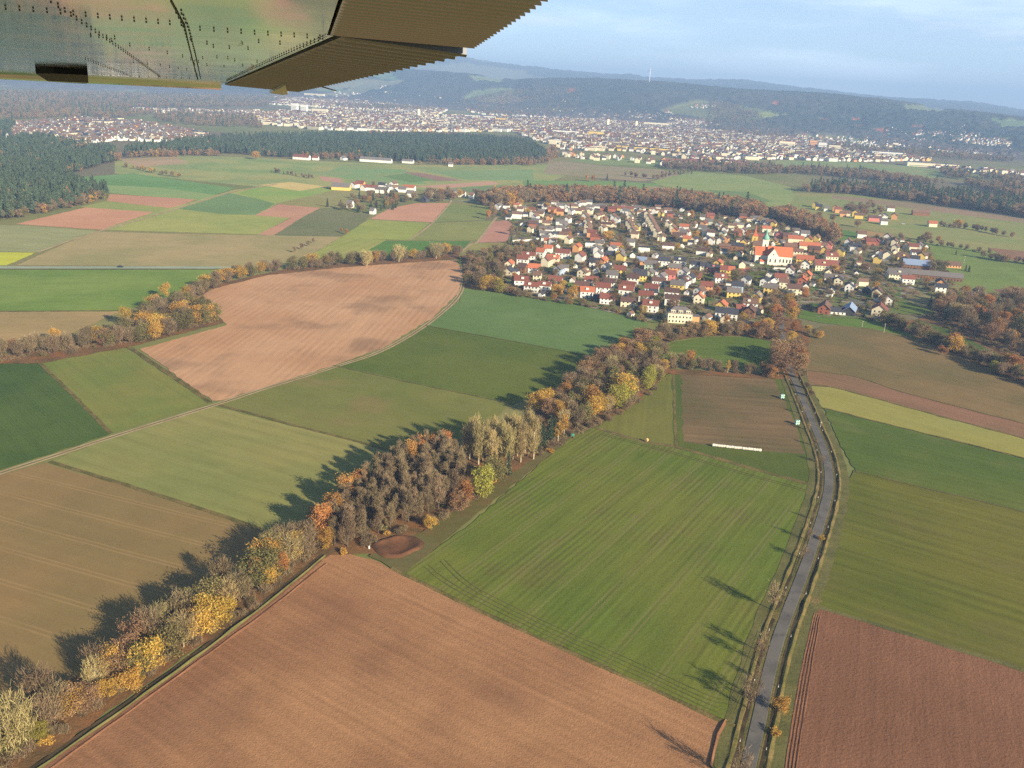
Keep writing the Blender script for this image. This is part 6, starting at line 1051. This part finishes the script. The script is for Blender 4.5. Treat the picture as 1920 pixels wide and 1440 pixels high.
def rivets(pts, n, r=0.0035):
    r *= 0.2
    P_ = [np.array(W3(*p_)) for p_ in pts]; L_ = np.concatenate([[0], np.cumsum([np.linalg.norm(P_[i + 1] - P_[i]) for i in range(len(P_) - 1)])]); A_ = np.array(P_)
    for s in np.linspace(0, L_[-1], n):
        p_ = np.array([np.interp(s, L_, A_[:, j]) for j in range(3)]); rv.lathe([(r, p_[2] - 0.0005), (r * 0.8, p_[2] - 0.0022), (r * 0.2, p_[2] - 0.003)], 7, (p_[0], p_[1]))
rivets([(95, 0), (160, 45), (230, 93), (300, 143)], 46); rivets([(10, 13), (120, 22), (220, 33), (340, 44)], 15, 0.005); rivets([(330, 20), (345, 50), (358, 100), (370, 148)], 40); rivets([(340, 22), (353, 50), (366, 100), (376, 146)], 40, 0.003)
rivets([(375, 53), (470, 60), (600, 69)], 10, 0.005); rivets([(425, 150), (480, 124), (560, 88), (605, 70)], 60, 0.003); rivets([(170, 65), (250, 85), (340, 104), (372, 115)], 8, 0.004); rivets([(170, 66), (215, 70)], 4, 0.004); rivets([(380, 108), (420, 106), (440, 112)], 4); rivets([(250, 116), (300, 122), (365, 132)], 7); rivets([(160, 110), (240, 140)], 22, 0.002); rivets([(190, 140), (300, 145), (370, 147)], 12, 0.003)
for p_ in [(485, 77), (525, 80), (388, 80), (388, 121), (420, 124), (455, 122), (465, 90), (400, 86), (430, 88), (482, 115)]: rivets([p_, (p_[0] + 0.5, p_[1])], 1, 0.006)
ro = link('rivets', rv.me('rivets', M_RIVET), sk); ro['kind'] = 'stuff'
q0 = np.array(W3(118, 140)); link('tip_lamp', MB().add([tuple(np.array(W3(*p_)) + [0, 0, z]) for z in (0.02, -0.014) for p_ in [(66, 128), (100, 128), (164, 131), (165, 149), (160, 150), (90, 146)]], [tuple(range(6)), tuple(range(11, 5, -1))] + [(i, 6 + i, 6 + (i + 1) % 6, (i + 1) % 6) for i in range(6)]).me('tip_lamp', M_BLACK), wing)
link('drain_cover', MB().lathe([(0.025, WH + 0.0), (0.028, WH - 0.006), (0.012, WH - 0.012)], 12, W3(236, 152)[:2]).me('drain_cover', M_BLACK), wing)
V = [np.array(W3(*p_)) for p_ in [(505, 167), (535, 150), (540, 169), (530, 171)]]; link('tip_fairing', MB().add([tuple(v + [0, 0, z]) for z in (-0.004, -0.016) for v in V], [(0, 1, 2, 3), (7, 6, 5, 4)] + [(i, 4 + i, 4 + (i + 1) % 4, (i + 1) % 4) for i in range(4)]).me('tip_fairing', M_CREAM), wing)
A1, B1 = np.array(W3(575, 160)), np.array(W3(610, 163)); B1 = A1 + (B1 - A1) / np.linalg.norm(B1 - A1) * 0.16; link('static_wick', MB().tube([tuple(A1 + [0, 0, 0.01]), tuple(B1 + [0, 0, -0.01])], [0.003, 0.002], 6).me('static_wick', M_BLACK), wing)

# ------------------------------------------------------------------ the air
m = bpy.data.materials.new('haze'); m.use_nodes = True; t_ = m.node_tree; t_.nodes.clear(); o_ = t_.nodes.new('ShaderNodeOutputMaterial'); pv = t_.nodes.new('ShaderNodeVolumePrincipled')
pv.inputs['Color'].default_value = (0.44, 0.66, 1.0, 1); pv.inputs['Density'].default_value = 1.4e-4; pv.inputs['Anisotropy'].default_value = 0.0; t_.links.new(pv.outputs[0], o_.inputs['Volume'])
hz = link('haze', MB().box((0, 1000, 248), (36000, 36000, 498)).me('haze', m)); tag(hz, 'thin blue autumn haze over the whole valley', None, None, 'stuff')
